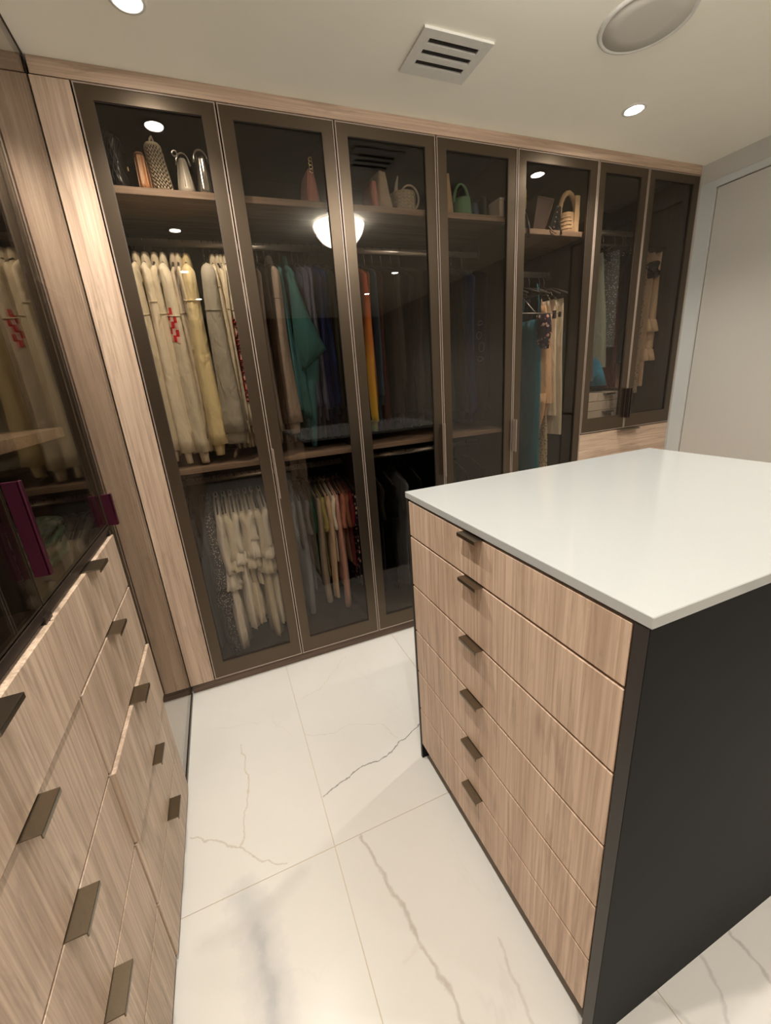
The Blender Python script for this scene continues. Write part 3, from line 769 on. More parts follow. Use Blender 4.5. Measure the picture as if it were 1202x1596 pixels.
def tee(x, mat, label, rodz=.995, length=.62, sl=.24, th=.012, long=0, name='shirt', cat='shirt', trousers=None, collar=True):
    g = Garment(name, x, label, cat, rodz); zn = rodz - .085; ph = x * 61
    mb = MB(); loft(mb, body_rings(x, .30, zn, zn - length, .172, th, amp=.004), 20, k=5, ph=ph, drift=.6)
    g.part('body', mb, mat)
    for s_, yy_ in ((-1, .120), (1, .480)):
        mb = MB(); z0 = zn - .060; z1 = zn - (long or sl)
        loft(mb, [(x, lerp(.30, yy_, .6), z0 + .03, .008, .045, 0), (x, lerp(.3, yy_, .85), z0 + .015, .012, .042, .001)] + sleeve_rings(x, yy_, z0 - .01, yy_ - s_ * .004, z1, .014, .040, .015, .040 if not long else .034, n=8, amp=.003), 16, k=3, ph=ph + s_, drift=.7)
        g.part('sleeve', mb, mat)
    if collar:
        pts = [(x + .009 * math.cos(a), .30 + .052 * math.sin(a), zn + .006 - .01 * abs(math.cos(a))) for a in np.linspace(0, 2 * PI, 18)[:-1]]
        g.part('collar', MB().tube(pts, .004, 6, closed=True), mat)
    return g

def dress(x, mat, label, rodz=1.945, top=.12, bot=.9, wt=.10, wb=.19, th=.016, y=.30, name='dress', cat='dress', straps=True, amp=.007, wave=0, k=8, skew=0.):
    g = Garment(name, x, label, cat, rodz); zn = rodz - .085; ph = x * 43
    R = []
    n = 18
    for i in range(n + 1):
        t = i / n; z = lerp(zn - top, zn - bot, t)
        R.append((x + skew * t + .004 * math.sin(t * 7 + ph), y, z, th * lerp(.45, 1.5, t), lerp(wt, wb, t ** .8), amp * (.3 + t)))
    mb = MB(); rows = loft(mb, R, 40, k=k, ph=ph, drift=.7, capb=False)
    if wave:
        # uneven handkerchief hem
        pass
    g.part('body', mb, mat)
    if straps:
        for s_ in (-1, 1):
            mb = MB(); mb.tube([(x, y + s_ * .05, zn + .004), (x + .004, y + s_ * .065, zn - top * .5), (x, y + s_ * wt * .8, zn - top - .01)], .0035, 6)
            g.part('strap', mb, mat)
    return g

# --- upper rod of the first wardrobe: hoodies --------------------------------
G1 = 'hangers on the upper rod of the first wardrobe'
H1 = 'slim dark hanger with wire hook on the upper rod of the first wardrobe'
def hz(x, rodz, group, label, **k): hanger(x, rodz, group, label, **k)
U1 = [
 (.053, 'cream', 'cream hoodie hanging closest to the left side of the wardrobe', dict(sl=.81)),
 (.086, 'cream2', 'pale cream hoodie, second from the left on the upper rod, long cuff to the shelf', dict(sl=.84, sth=.024)),
 (.120, 'cream', 'oatmeal cream hoodie with low shoulder seam, just left of the checker hoodie', dict(sl=.79)),
 (.152, 'cream2', 'cream hoodie with a red checker patch on its sleeve', dict(sl=.82, sth=.032, yf=.092)),
 (.190, 'oat', 'narrow oatmeal hoodie squeezed just right of the checker hoodie', dict(sl=.76, sth=.014)),
 (.210, 'cream', 'thin cream hoodie directly left of the yellowish one', dict(sl=.77, sth=.014)),
 (.240, 'yellowcream', 'yellowish cream hoodie with wide sleeve in the middle of the hoodies', dict(sl=.81, sth=.034, sy=.052, yf=.10)),
 (.318, 'heather', 'grey heather sweatshirt with a broad sleeve and ribbed cuff, among the cream hoodies', dict(sl=.75, sth=.042, sy=.055, hood=False, cw=1.05, yf=.095)),
 (.345, 'cream', 'cream hoodie just right of the grey heather sweatshirt', dict(sl=.78, sth=.018)),
 (.366, 'cream2', 'cream hoodie second to the left of the lettered one', dict(sl=.74, sth=.016)),
 (.380, 'ivory', 'ivory hoodie directly left of the lettered one', dict(sl=.75, sth=.010)),
 (.396, 'cream2', 'cream hoodie with dark red lettering down its sleeve', dict(sl=.76, sth=.032, yf=.088)),
 (.478, 'beigegrey', 'beige grey hoodie at the left edge of the second door', dict(sl=.72, sth=.019)),
 (.515, 'taupe', 'pale taupe sweatshirt with knitted cuff, left of the brown one', dict(sl=.78, sth=.017, hood=False)),
 (.548, 'brown', 'dark brown sweatshirt between two taupe ones', dict(sl=.74, sth=.016, hood=False)),
 (.582, 'taupe', 'warm taupe hoodie directly left of the teal tops', dict(sl=.76, sth=.028, cw=.8, yf=.095)),
 (.612, 'bluegreen', 'dull blue green sweatshirt directly left of the teal hoodie', dict(sl=.70, sth=.015, hood=False)),
]
SURF = {}
for x, m, lab, kw in U1:
    hz(x, 2.035, G1, H1)
    g, s_ = hoodie(x, FM[m], lab, **kw); SURF[x] = (g, s_)

def rowpoint(rows, z, u, off):
    """point on a sleeve at height z, angle parameter u (index), pushed out by off"""
    i = max(0, min(len(rows) - 2, next((i for i in range(len(rows) - 1) if rows[i][0][2] >= z >= rows[i + 1][0][2]), 0)))
    f = (rows[i][0][2] - z) / max(1e-6, rows[i][0][2] - rows[i + 1][0][2]); n = len(rows[i])
    j = int(math.floor(u)) % n; fu = u - math.floor(u)
    def P(r): a, b_ = Vector(rows[r][j]), Vector(rows[r][(j + 1) % n]); return a.lerp(b_, fu)
    p = P(i).lerp(P(i + 1), f)
    c = Vector([sum(q[k] for q in rows[i]) / n for k in range(3)])
    d = Vector((p.x - c.x, p.y - c.y, 0)).normalized()
    return p + d * off
# red checker patch on the sleeve: three columns, five rows with tapering ends
g, (rows, sv) = SURF[.152]
U0 = 11.5; du = 1.40; zt0 = 1.745; dz = .0255
for white in (0, 1):
    mb = MB()
    for r in range(5):
        for c in range(3):
            if r == 0 and c != 1: continue
            red = (r + c) % 2 == 1
            if red == bool(white): continue
            za, zb_ = zt0 - r * dz + .006 * (1 - c), zt0 - (r + 1) * dz + .006 * (1 - c)
            ua, ub = U0 + c * du, U0 + (c + 1) * du
            o_ = .0012 if not white else .0010
            G = [[rowpoint(rows, lerp(za, zb_, a), lerp(ua, ub, b_), o_) for b_ in (0, .5, 1)] for a in (0, .5, 1)]
            mb.grid([[tuple(q) for q in rr] for rr in G], False)
    build('checker_print', mb, FM['print_red'] if not white else fabric('print_pink', (.80, .55, .48), .05), sv, label='red checker squares' if not white else 'pale squares between the red ones')
# lettering running down the sleeve
g, (rows, sv) = SURF[.396]
glyphs = [
 [(0, .5), (.3, 1), (.7, .8), (.4, .4), (.7, .1), (1, .5)], [(0, .2), (1, .9)], [(0, .1), (1, .1), (1, .8), (.55, .9), (.5, .1), (.0, .9)],
 [(0, 1), (0, .1), (1, .1), (1, 1)], [(0, .1), (1, .1), (1, .8), (.55, .9), (.5, .1), (.0, .9)], [(1, .9), (1, .2), (.5, 0), (0, .2), (0, .9)],
 [(1, .1), (.2, .1), (0, .5), (.2, .9), (1, .9)], [(1, .9), (1, .1), (.5, .1), (.5, .9), (0, .9), (0, .1)]]
for nm, rr_, off, mt in (('lettering_outline', .0052, .0006, 'print_red'), ('lettering', .0034, .0028, 'print_black')):
    mb = MB(); z = 1.70
    for gl in glyphs:
        h = .036
        pts = []
        for (a, b_), (c_, d_) in zip(gl, gl[1:]):
            for q in (0, .5): pts.append((lerp(a, c_, q), lerp(b_, d_, q)))
        pts.append(gl[-1])
        mb.tube([rowpoint(rows, z - h * (1 - a), 12.6 + 2.6 * b_, off) for a, b_ in pts], rr_, 5)
        z -= .043
    build(nm, mb, FM[mt], sv, smooth=True)

# teal hoodie with its sleeve folded up
g, s_ = hoodie(.650, FM['teal'], 'teal hoodie with one sleeve folded outward behind the second door', sl=.72, th=.016, sth=.018, sy=.04)
hz(.650, 2.035, G1, H1)
mb = MB()
loft(mb, [(.652, .11, 1.885, .012, .04, 0), (.660, .10, 1.80, .024, .05, .002), (.676, .09, 1.70, .040, .055, .003), (.694, .08, 1.61, .058, .055, .003), (.705, .075, 1.565, .066, .050, .003),
          (.690, .078, 1.535, .050, .046, .003), (.668, .085, 1.50, .022, .040, .002), (.652, .088, 1.475, .006, .03, 0)], 20, k=3)
g.part('folded_sleeve', mb, FM['teal'])
mb = MB()
loft(mb, [(.700, .10, 1.56, .050, .035, 0), (.690, .105, 1.45, .040, .035, .002), (.678, .11, 1.30, .026, .035, .003), (.672, .11, 1.18, .018, .03, .003), (.668, .11, 1.12, .010, .02, 0)], 18, k=3)
g.part('sleeve_end', mb, FM['bluegreen'])
U1b = [(.712, 'bluegrey', 'grey blue sweatshirt directly right of the teal hoodie', {}), (.738, 'bluegrey', 'thin grey blue top, second right of the teal hoodie', {}),
       (.772, 'navy', 'dark navy hoodie in the right half behind the second door', dict(sth=.020)), (.808, 'navy2', 'bright navy hoodie right of the dark navy one', dict(sth=.019)), (.842, 'olive', 'very dark olive top at the right end of the first wardrobe', {})]
for x, m, lab, kw in U1b:
    hz(x, 2.035, G1, H1); hoodie(x, FM[m], lab, hood=False, name='sweatshirt', cat='sweatshirt', **{**dict(sl=.70, sth=.015), **kw})

# --- upper rod of the second wardrobe ----------------------------------------
G2 = 'hangers on the upper rod of the second wardrobe'; H2 = 'slim dark hanger on the upper rod of the second wardrobe'
U2 = [(.945, 'black', 'black top hidden at the left end behind the third door', dict()), (.982, 'tiedye', 'orange and yellow tie-dye sweatshirt fading to green', dict(sl=.80, sth=.026, sy=.055)),
      (1.018, 'rust', 'thin rust brown top between the tie-dye and the denim one', dict(sth=.009, sl=.74)), (1.040, 'denim', 'denim blue jacket right of the tie-dye sweatshirt', dict(sth=.014, sl=.66)),
      (1.078, 'burgundy', 'dark burgundy top behind the third door', dict(sth=.015)), (1.120, 'charcoal', 'charcoal coat with a long sleeve, left of the dark grey one', dict(sth=.024, sl=.74, sy=.06)),
      (1.170, 'darkgrey', 'dark grey coat in the middle behind the third door', dict(sth=.024, sl=.62)), (1.225, 'black', 'black coat right of the dark grey one', dict(sth=.02)),
      (1.275, 'charcoal', 'narrow charcoal coat at the right edge of the third door', dict(sth=.018)),
      (1.44, 'black', 'black coat at the left edge of the fourth door', dict(sth=.024, sl=.78)), (1.515, 'black', 'black coat second from the left behind the fourth door', dict(sth=.024, sl=.80)),
      (1.585, 'navy', 'near-black navy coat in the middle behind the fourth door', dict(sth=.026, sl=.80, sy=.06)), (1.655, 'black', 'black sweatshirt with small violet motifs on its sleeve', dict(sth=.030, sl=.78, sy=.06))]
for x, m, lab, kw in U2:
    hz(x, 2.035, G2, H2); g, s_ = hoodie(x, FM[m], lab, hood=False, name='coat' if 'coat' in lab else 'sweatshirt', cat='coat' if 'coat' in lab else 'sweatshirt', **kw)
    if x == 1.655:
        rows, sv = s_; mb = MB()
        for (zc_, uu, h_) in ((1.66, 11.5, .010), (1.60, 11.2, .018), (1.54, 12.2, .024), (1.48, 11.7, .012)):
            pts = [rowpoint(rows, zc_ + h_ * math.sin(a), uu + 1.1 * math.cos(a), .002) for a in np.linspace(0, 2 * PI, 12)[:-1]]
            mb.tube(pts, .0022, 5, closed=True)
        build('violet_print', mb, FM['print_violet'], sv, smooth=True)

# --- lower rods ---------------------------------------------------------------
GL = 'hangers on the lower rod of the first wardrobe'; HL = 'slim dark hanger crowded on the lower rod of the first wardrobe'
L1 = [
 (.050, 'quilt', 'dark grey quilted vest at the far left of the lower rod', 'tee', dict(length=.78, th=.020, name='vest', cat='vest')),
 (.090, 'quilt', 'second dark grey quilted vest on the lower rod', 'tee', dict(length=.76, th=.018, name='vest', cat='vest')),
 (.122, 'sparkle', 'dark speckled long dress left of the cream blouses', 'blouse', dict(length=.50, sl=.44, dress=.30, name='dress', cat='dress')),
 (.165, 'white', 'cream blouse with a large ruffled cuff, leftmost of the cream ones', 'blouse', dict(length=.42, sl=.36, dress=.36, th=.016)),
 (.200, 'cream2', 'cream blouse second from the left, with gathered sleeve', 'blouse', dict(length=.40, sl=.28)),
 (.235, 'white', 'off-white blouse third from the left, with a ruffled hem', 'blouse', dict(length=.34, sl=.24, dress=.34)),
 (.272, 'cream2', 'cream dress fourth among the pale ones, with a bunched skirt', 'blouse', dict(length=.46, sl=.26, dress=.20)),
 (.308, 'white', 'off-white blouse fifth among the pale ones, with a short ruffle', 'blouse', dict(length=.40, sl=.22)),
 (.342, 'cream2', 'cream long dress sixth among the pale ones', 'blouse', dict(length=.36, sl=.30, dress=.40)),
 (.378, 'white', 'pale blouse seventh among the pale ones, near the door frame', 'blouse', dict(length=.44, sl=.24, dress=.25)),
 (.410, 'stone', 'stone coloured top just behind the frame between the first two doors', 'tee', dict(length=.66)),
 (.470, 'stone', 'pale stone shirt with a white hem at the left of the second door', 'tee', dict(length=.70, long=.55)),
 (.512, 'slate', 'slate grey shirt left of the grey blue ones', 'tee', dict(length=.62, th=.014)),
 (.550, 'greyblue', 'grey blue long shirt behind the second door', 'tee', dict(length=.72, long=.70)),
 (.585, 'slate', 'second slate grey shirt, right of the grey blue one', 'tee', dict(length=.58)),
 (.615, 'green', 'dark green short shirt in the middle behind the second door', 'tee', dict(length=.46)),
 (.645, 'beigegrey', 'beige grey long sleeved shirt right of the dark green one', 'tee', dict(length=.60, long=.66)),
 (.672, 'khaki', 'beige and khaki shirt left of the sand one', 'tee', dict(length=.52, th=.010)),
 (.698, 'sand', 'sand coloured shirt left of the coral shirts', 'tee', dict(length=.50, long=.64)),
 (.725, 'white', 'white shirt between the sand and the pinkish ones', 'tee', dict(length=.44, th=.010)),
 (.750, 'pinkish', 'pinkish beige shirt with a long sleeve beside the coral shirt', 'tee', dict(length=.60, long=.72)),
 (.776, 'coral', 'coral shirt behind the second door', 'tee', dict(length=.48, th=.010)),
 (.800, 'rust', 'rust coloured shirt right of the coral one', 'tee', dict(length=.46, th=.010)),
 (.824, 'red', 'dark red gathered top at the right end of the lower rod', 'tee', dict(length=.50)),
 (.848, 'floral', 'dark patterned top at the far right end of the lower rod', 'tee', dict(length=.62)),
]
for x, m, lab, kind, kw in L1:
    hz(x, .995, GL, HL)
    (blouse if kind == 'blouse' else tee)(x, FM[m], lab, **kw)
for i in range(11): hz(.035 + .082 * i - .012, .995, GL, HL)
GL2 = 'hangers on the lower rod of the second wardrobe'; HL2 = 'slim dark hanger on the lower rod of the second wardrobe'
for i, (x, m, lab) in enumerate([(.94, 'black', 'black trousers-length shirt at the left of the lower rod behind the third door'), (1.0, 'charcoal', 'charcoal shirt on the lower rod behind the third door'),
      (1.07, 'black', 'black shirt right of the charcoal one on the lower rod'), (1.15, 'slate', 'dim slate shirt low behind the third door'), (1.24, 'black', 'black shirt hidden low beside the island corner'),
      (1.42, 'black', 'black shirt low behind the fourth door at its left edge'), (1.54, 'charcoal', 'charcoal shirt low behind the fourth door'), (1.66, 'black', 'black shirt low behind the fourth door at its right side')]):
    hz(x, .995, GL2, HL2); tee(x, FM[m], lab, rodz=.995, length=.70, th=.018)

# --- third wardrobe ------------------------------------------------------------
G3 = 'hangers in the narrow third wardrobe'; H3 = 'dark padded hanger in the narrow third wardrobe'
dress(1.835, FM['black'], 'long black dress at the left of the narrow wardrobe', bot=1.35, wb=.21); hz(1.835, 1.945, G3, H3, spread=.17, velvet=False)
dress(1.880, FM['black'], 'second long black dress of the narrow wardrobe', bot=1.3, wb=.21); hz(1.880, 1.945, G3, H3, spread=.17, velvet=False)
dress(1.925, FM['dotted'], 'long black dress with tiny white dots', bot=1.35, wb=.22, top=.16, th=.026); hz(1.925, 1.945, G3, H3, spread=.17, velvet=False)
dress(2.060, FM['tealsatin'], 'long teal satin dress with thin straps', bot=1.42, wt=.085, wb=.13, th=.034, top=.18, y=.205); hz(2.060, 1.945, G3, H3, spread=.17, velvet=False)
g = dress(2.085, FM['charcoal'], 'dark top with a pink flowered bodice clipped in front of the peach dress', bot=.20, wt=.15, wb=.16, top=.05, th=.016, name='top', cat='top')
mb = MB(); loft(mb, [(2.075, .115, 1.700, .026, .045, .002), (2.078, .112, 1.65, .034, .050, .003), (2.080, .112, 1.60, .034, .050, .004), (2.076, .112, 1.55, .028, .044, .004), (2.085, .112, 1.515, .02, .036, .003)], 24, k=4)
g.part('flowered_bodice', mb, FM['floral'], label='dark bodice with pink flowers'); hz(2.085, 1.945, G3, H3, spread=.19, velvet=False)
# peach dress with points hanging at the hem
g = dress(2.155, FM['peach'], 'peach satin dress with an uneven pointed hem', bot=.66, wt=.12, wb=.20, th=.034, top=.10); hz(2.128, 1.945, G3, H3, spread=.17, velvet=False)
for (cx, cy, zb_, r_, w_) in ((2.128, .215, 1.045, .026, .09), (2.150, .33, 1.13, .022, .08), (2.158, .20, 1.12, .018, .07)):
    mb = MB(); loft(mb, [(cx, cy + .02, 1.26, r_, w_ + .02, .003), (cx, cy, 1.20, r_ * .95, w_, .005), (cx, cy - w_ * .25, lerp(1.20, zb_, .45), r_ * .7, w_ * .62, .005), (cx - .004, cy - w_ * .5, lerp(1.20, zb_, .8), r_ * .4, w_ * .25, .003), (cx - .006, cy - w_ * .65, zb_, .003, .004, 0)], 20, k=3)
    g.part('hem_point', mb, FM['peach'])
dress(2.175, FM['leopard'], 'long leopard patterned skirt below the peach dress', bot=1.32, wt=.12, wb=.18, top=.60, th=.024, straps=False, name='skirt', cat='skirt')
dress(2.205, FM['ivorysatin'], 'ivory satin dress with a draped waist', bot=.74, wt=.13, wb=.185, th=.018, top=.07); hz(2.205, 1.945, G3, H3, spread=.17, velvet=False)
dress(2.240, FM['ivory'], 'plain ivory dress at the right end of the narrow wardrobe', bot=.86, wt=.16, wb=.205, th=.015, top=.07); hz(2.240, 1.945, G3, H3, spread=.19, velvet=False)
for dz_ in (0,):
    hz(1.905, 1.945, G3, H3, spread=.19, velvet=False); hz(1.955, 1.945, G3, H3, spread=.19, velvet=False); hz(2.03, 1.945, G3, H3, spread=.2, velvet=False)
t = thing('clip_hanger', 'thin steel clip hanger in front of the teal dress', 'hanger', (2.0, .13, 1.76))
build('bar', MB().tube([(1.85, .09, 1.705), (2.175, .08, 1.70)], .002, 6), M['steel'], t, smooth=True)
build('clip', MB().box(2.120, 2.134, .074, .092, 1.672, 1.715, .002), M['velvet'], t)
build('clip', MB().box(2.160, 2.170, .072, .09, 1.680, 1.708, .002), M['velvet'], t)
build('hook', MB().tube([(2.0, .087, 1.703), (2.0, .20, 1.80), (2.0, .285, 1.93), (2.0, .29, 1.965)], .0016, 6), M['wire'], t, smooth=True)

# --- fourth wardrobe ------------------------------------------------------------
G4 = 'hangers in the fourth wardrobe'; H4 = 'slim hanger with wire hook in the fourth wardrobe beside the white wall'
R4 = 2.19
D4 = [(2.38, 'black', 'dark dress at the left edge of the fifth wardrobe door', dict(bot=.78)), (2.44, 'charcoal', 'charcoal dress left of the sage one', dict(bot=.82)),
      (2.50, 'slate', 'dim slate dress second left of the sage one', dict(bot=.80)),
      (2.575, 'sage', 'sage green dress with a slit, beside the sequinned one', dict(bot=.72, wt=.12, wb=.20, top=.06, th=.022)),
      (2.635, 'sequin', 'grey sequinned dress behind the first short door', dict(bot=.60, wt=.18, wb=.20, top=.06, th=.034)),
      (2.70, 'burgundy', 'dark burgundy dress behind the bar between the short doors', dict(bot=.85)),
      (2.80, 'black', 'dark dress left of the dusty pink one', dict(bot=.70)),
      (2.87, 'dusty', 'dusty pink dress behind the last door', dict(bot=.86, wt=.12)),
      (2.90, 'lace', 'sand dress with dark lace pattern behind the last door', dict(bot=.90, wt=.17, th=.026)),
      (2.950, 'sand', 'sand coloured dress with a ruffled waist behind the last door', dict(bot=.86, wt=.17, th=.032)),
      (3.006, 'sand', 'sand coloured robe nearest the right end of the wardrobe row', dict(bot=.62, wt=.18, th=.034))]
for x, m, lab, kw in D4:
    hz(x, R4, G4, H4)
    kw = {**dict(wt=.13, wb=.18, top=.06), **kw}
    g = dress(x, FM[m], lab, rodz=R4, **kw)
    if 'ruffled waist' in lab or 'robe' in lab:
        for q in ((0.42, .10), (.60, .10)):
            mb = MB(); ruffle(mb, x, .29, R4 - .085 - q[0], .034, .18, q[1], ph=x * 9, flare=1.12); g.part('ruffle', mb, FM[m])
    if m == 'sage':
        mb = MB(); loft(mb, [(2.560, .17, 1.47, .003, .01, 0), (2.556, .16, 1.42, .010, .035, .002), (2.552, .15, 1.35, .018, .06, .004), (2.550, .14, 1.275, .024, .08, .005)], 20, k=4)
        g.part('blue_lining', mb, FM['blue'], label='bright blue panel below the sage skirt')
# dark hat hanging in front of the last dresses
t = thing('hat', 'dark floppy hat hanging above the sand dresses', 'hat', (2.95, .15, 1.93))
build('brim', MB().add(*(lambda vs, fs: (vs, fs))([(2.95 + (.0 if r == 0 else 0) + q * .055 * math.cos(a) + .02 * q * math.sin(2 * a), .12 + .015 * q * math.sin(3 * a), 1.94 + q * .05 * math.sin(a)) for r, q in enumerate((.35, 1, 1.04)) for a in np.linspace(0, 2 * PI, 25)[:-1]],
      [(r * 24 + k, r * 24 + (k + 1) % 24, (r + 1) * 24 + (k + 1) % 24, (r + 1) * 24 + k) for r in range(2) for k in range(24)])), FM['charcoal'], t, smooth=True)
mb = MB(); loft(mb, [(2.955, .16, 1.975, .012, .02, 0), (2.955, .16, 1.965, .028, .03, 0), (2.955, .155, 1.94, .034, .035, .001), (2.955, .15, 1.91, .028, .03, 0), (2.955, .15, 1.90, .012, .02, 0)], 20)
build('crown', mb, FM['charcoal'], t, smooth=True)
# shoes on the shelf beside the inner drawers
def shoe(x, y, z, ang, label, mat):
    t = thing('shoe', label, 'shoe', (x, y, z), 'strappy shoes beside the inner drawers')
    ca, sa = math.cos(ang), math.sin(ang)
    def W(u, v, h): return (x + u * ca - v * sa, y + u * sa + v * ca, z + h)
    n = 18; out = [(.12 * math.cos(a), (.034 if math.cos(a) > 0 else .026) * math.sin(a)) for a in np.linspace(0, 2 * PI, n + 1)[:-1]]
    vs = [W(u, v, 0.002 + .030 * max(0, -u / .12) ** 1.2) for u, v in out] + [W(u, v, .010 + .030 * max(0, -u / .12) ** 1.2) for u, v in out]
    build('sole', MB().add(vs, [tuple(range(n))[::-1], tuple(range(n, 2 * n))] + [(i, (i + 1) % n, n + (i + 1) % n, n + i) for i in range(n)]), mat, t)
    for u in (.07, .03, -.06):
        build('strap', MB().tube([W(u, -.034, .012), W(u + .004, -.024, .04), W(u + .006, 0, .052), W(u + .004, .024, .04), W(u, .034, .012)], .004, 6), mat, t, smooth=True)
    build('heel', MB().tube([W(-.105, 0, .034), W(-.11, 0, .0)], [.010, .006], 8), mat, t, smooth=True)
silver = plain('silver_leather', (.55, .54, .52), .25, .7)
for i, (x, y, a) in enumerate([(2.80, .14, .3), (2.88, .15, .1), (2.965, .13, -.3), (2.85, .30, .5), (2.96, .30, 0.)]):
    shoe(x, y, 1.004, a, 'silver strappy shoe behind the last short door, ' + ['front left of the group', 'front middle of the group', 'front right, nearest the wall', 'behind the front left one', 'at the back right'][i], silver if i < 3 else FM['charcoal'])

# ================================================================== BAGS
def arc(x, y, z, w_, h, plane='y', n=14, lean=0):
    """upright handle arc"""
    P = []
    for a in np.linspace(0, PI, n):
        c, s_ = math.cos(a), math.sin(a)
        P.append((x + lean * s_, y - w_ * c, z + h * s_) if plane == 'y' else (x - w_ * c, y + lean * s_, z + h * s_))
    return P
def soft_bag(name, x, y, z, rx, ry, h, mat, label, taper=.55, cat='handbag', p=3.0, handle=None, hmat=None, amp=.002, k=4, lean=0., open_=False):
    t = thing(name, label, cat, (x, y, z))
    mb = MB(); n = 10; R = [(x, y, z + .001, rx * .86, ry * .90, 0)]
    for i in range(n + 1):
        q = i / n
        R.append((x + lean * q, y, z + .006 + (h - .006) * q, rx * lerp(1, taper, q ** 1.3), ry * lerp(1, .88, q), amp))
    if not open_: R.append((x + lean, y, z + h + .004, rx * taper * .5, ry * .7, 0))
    rows = loft(mb, R, 28, k=k, ph=x * 20, p=p, drift=.6, capb=True); build('body', mb, mat, t, smooth=True)
    if handle:
        hw, hh, r, pl = handle
        build('handle', MB().tube(arc(x + lean, y, z + h - .012, hw, hh, pl), r, 8), hmat or mat, t, smooth=True)
    return t, rows
def leather(name, col, rough=.35, metal=0): return plain(name, col, rough, metal, .5, .15, 40)
blk = leather('black_leather', (.012, .012, .013), .28); tanl = leather('tan_leather', (.50, .22, .10)); pinks = fabric('pink_suede', (.50, .24, .20), .1)
clearv = leather('frosted_vinyl', (.52, .49, .42), .25); silv = leather('silver_foil', (.60, .58, .54), .16, .9); crochet = fabric('crochet_yarn', (.68, .61, .46), .1)
greenl = leather('green_leather', (.09, .22, .11), .5); bluel = leather('blue_leather', (.03, .05, .11), .5); strawm = fabric('woven_straw', (.45, .40, .30), .15)
brnl = leather('brown_leather', (.055, .030, .022), .4); trim_l = leather('trim_leather', (.20, .12, .08), .45); tanf = fabric('beige_canvas', (.50, .36, .22), .1)
gold = leather('gold_metal', (.70, .55, .32), .25, 1.0)
FRONT = .145
# black quilted bag
t, rows = soft_bag('quilted_bag', .073, FRONT, SZ, .034, .09, .165, blk, 'black quilted leather bag at the left end of the top shelf', .75)
mb = MB()
for i in range(-3, 9):
    for s_ in (1, -1):
        pts = []
        for q in np.linspace(0, 1, 9):
            u = (13 + s_ * (q * 6 - 3) + (i - 3) * 1.8 + 28) % 28
            pts.append(rowpoint(rows[::-1], SZ + .012 + q * .14, u, .0005))
        if all(9 < ((13 + s_ * (q * 6 - 3) + (i - 3) * 1.8 + 28) % 28) < 28 for q in (0, .5, 1)): mb.tube(pts, .0038, 5)
build('quilting', mb, blk, t, smooth=True)
build('chain_handle', MB().tube(arc(.073, FRONT, SZ + .15, .05, .05), .005, 6), gold, t, smooth=True)
build('clasp', MB().box(.104, .110, .075, .088, SZ + .06, SZ + .075, .001), gold, t)
# tan striped bag
t, rows = soft_bag('striped_bag', .152, FRONT - .01, SZ, .020, .085, .118, tanl, 'small tan bag with pale upright stripes beside the crochet bag', .85)
pale = leather('pale_stripe', (.66, .42, .24))
for u in (14.5, 17.0, 19.5, 21.5, 23.8, 26.0):
    build('stripe', MB().tube([rowpoint(rows[::-1], SZ + .008 + q * .100, u, .0002) for q in np.linspace(0, 1, 6)], .0026, 6), pale, t, smooth=True)
build('top_rim', MB().tube([rowpoint(rows[::-1], SZ + .112, u, .001) for u in range(28)], .003, 6, closed=True), trim_l, t, smooth=True)
# crochet bag
t, rows = soft_bag('crochet_bag', .214, FRONT - .005, SZ, .033, .088, .150, leather('crochet_lining', (.07, .05, .035), .8), 'cream open-work crochet bag standing on the top shelf', .8, lean=-.012)
mb = MB()
for r in range(11):
    za = SZ + .008 + r * .0135
    pts = [rowpoint(rows[::-1], max(SZ + .003, min(SZ + .149, za + .0058 * (1 if (j % 2) else -1))), j * .7, .0022) for j in range(40)]
    mb.tube(pts, .0027, 5, closed=True)
build('crochet_mesh', mb, crochet, t, smooth=True)
build('top_rim', MB().tube([rowpoint(rows[::-1], SZ + .149, u, .002) for u in range(28)], .004, 6, closed=True), crochet, t, smooth=True)
mb = MB(); mb.tube([(.196, FRONT - .07, SZ + .148), (.198, FRONT - .07, SZ + .165), (.204, FRONT - .06, SZ + .178), (.208, FRONT - .05, SZ + .165), (.210, FRONT - .04, SZ + .15)], .004, 6)
build('handle', mb, crochet, t, smooth=True)
# frosted and silver bags
t, rows = soft_bag('pouch_bag', .295, FRONT - .01, SZ, .034, .085, .112, clearv, 'pale frosted pouch bag with a chain handle between crochet and silver bags', .5)
for u in (17.0, 20.5, 24.0): build('pleat', MB().tube([rowpoint(rows[::-1], SZ + .02 + q * .085, u, 0) for q in np.linspace(0, 1, 5)], .0022, 5), clearv, t, smooth=True)
build('chain_handle', MB().tube(arc(.297, FRONT - .055, SZ + .100, .024, .040, 'x'), .004, 6), silv, t, smooth=True)
build('ring', MB().tube([(.273 + .009 * math.cos(a), FRONT - .075, SZ + .128 + .009 * math.sin(a)) for a in np.linspace(0, 2 * PI, 12)[:-1]], .003, 6, closed=True), silv, t, smooth=True)
t, rows = soft_bag('metallic_bag', .365, FRONT - .01, SZ, .032, .085, .128, silv, 'shiny silver foil bag at the right of the first top shelf', .72, amp=.005, k=6)
build('chain_handle', MB().tube(arc(.362, FRONT - .06, SZ + .112, .026, .042, 'x'), .005, 6), silv, t, smooth=True)
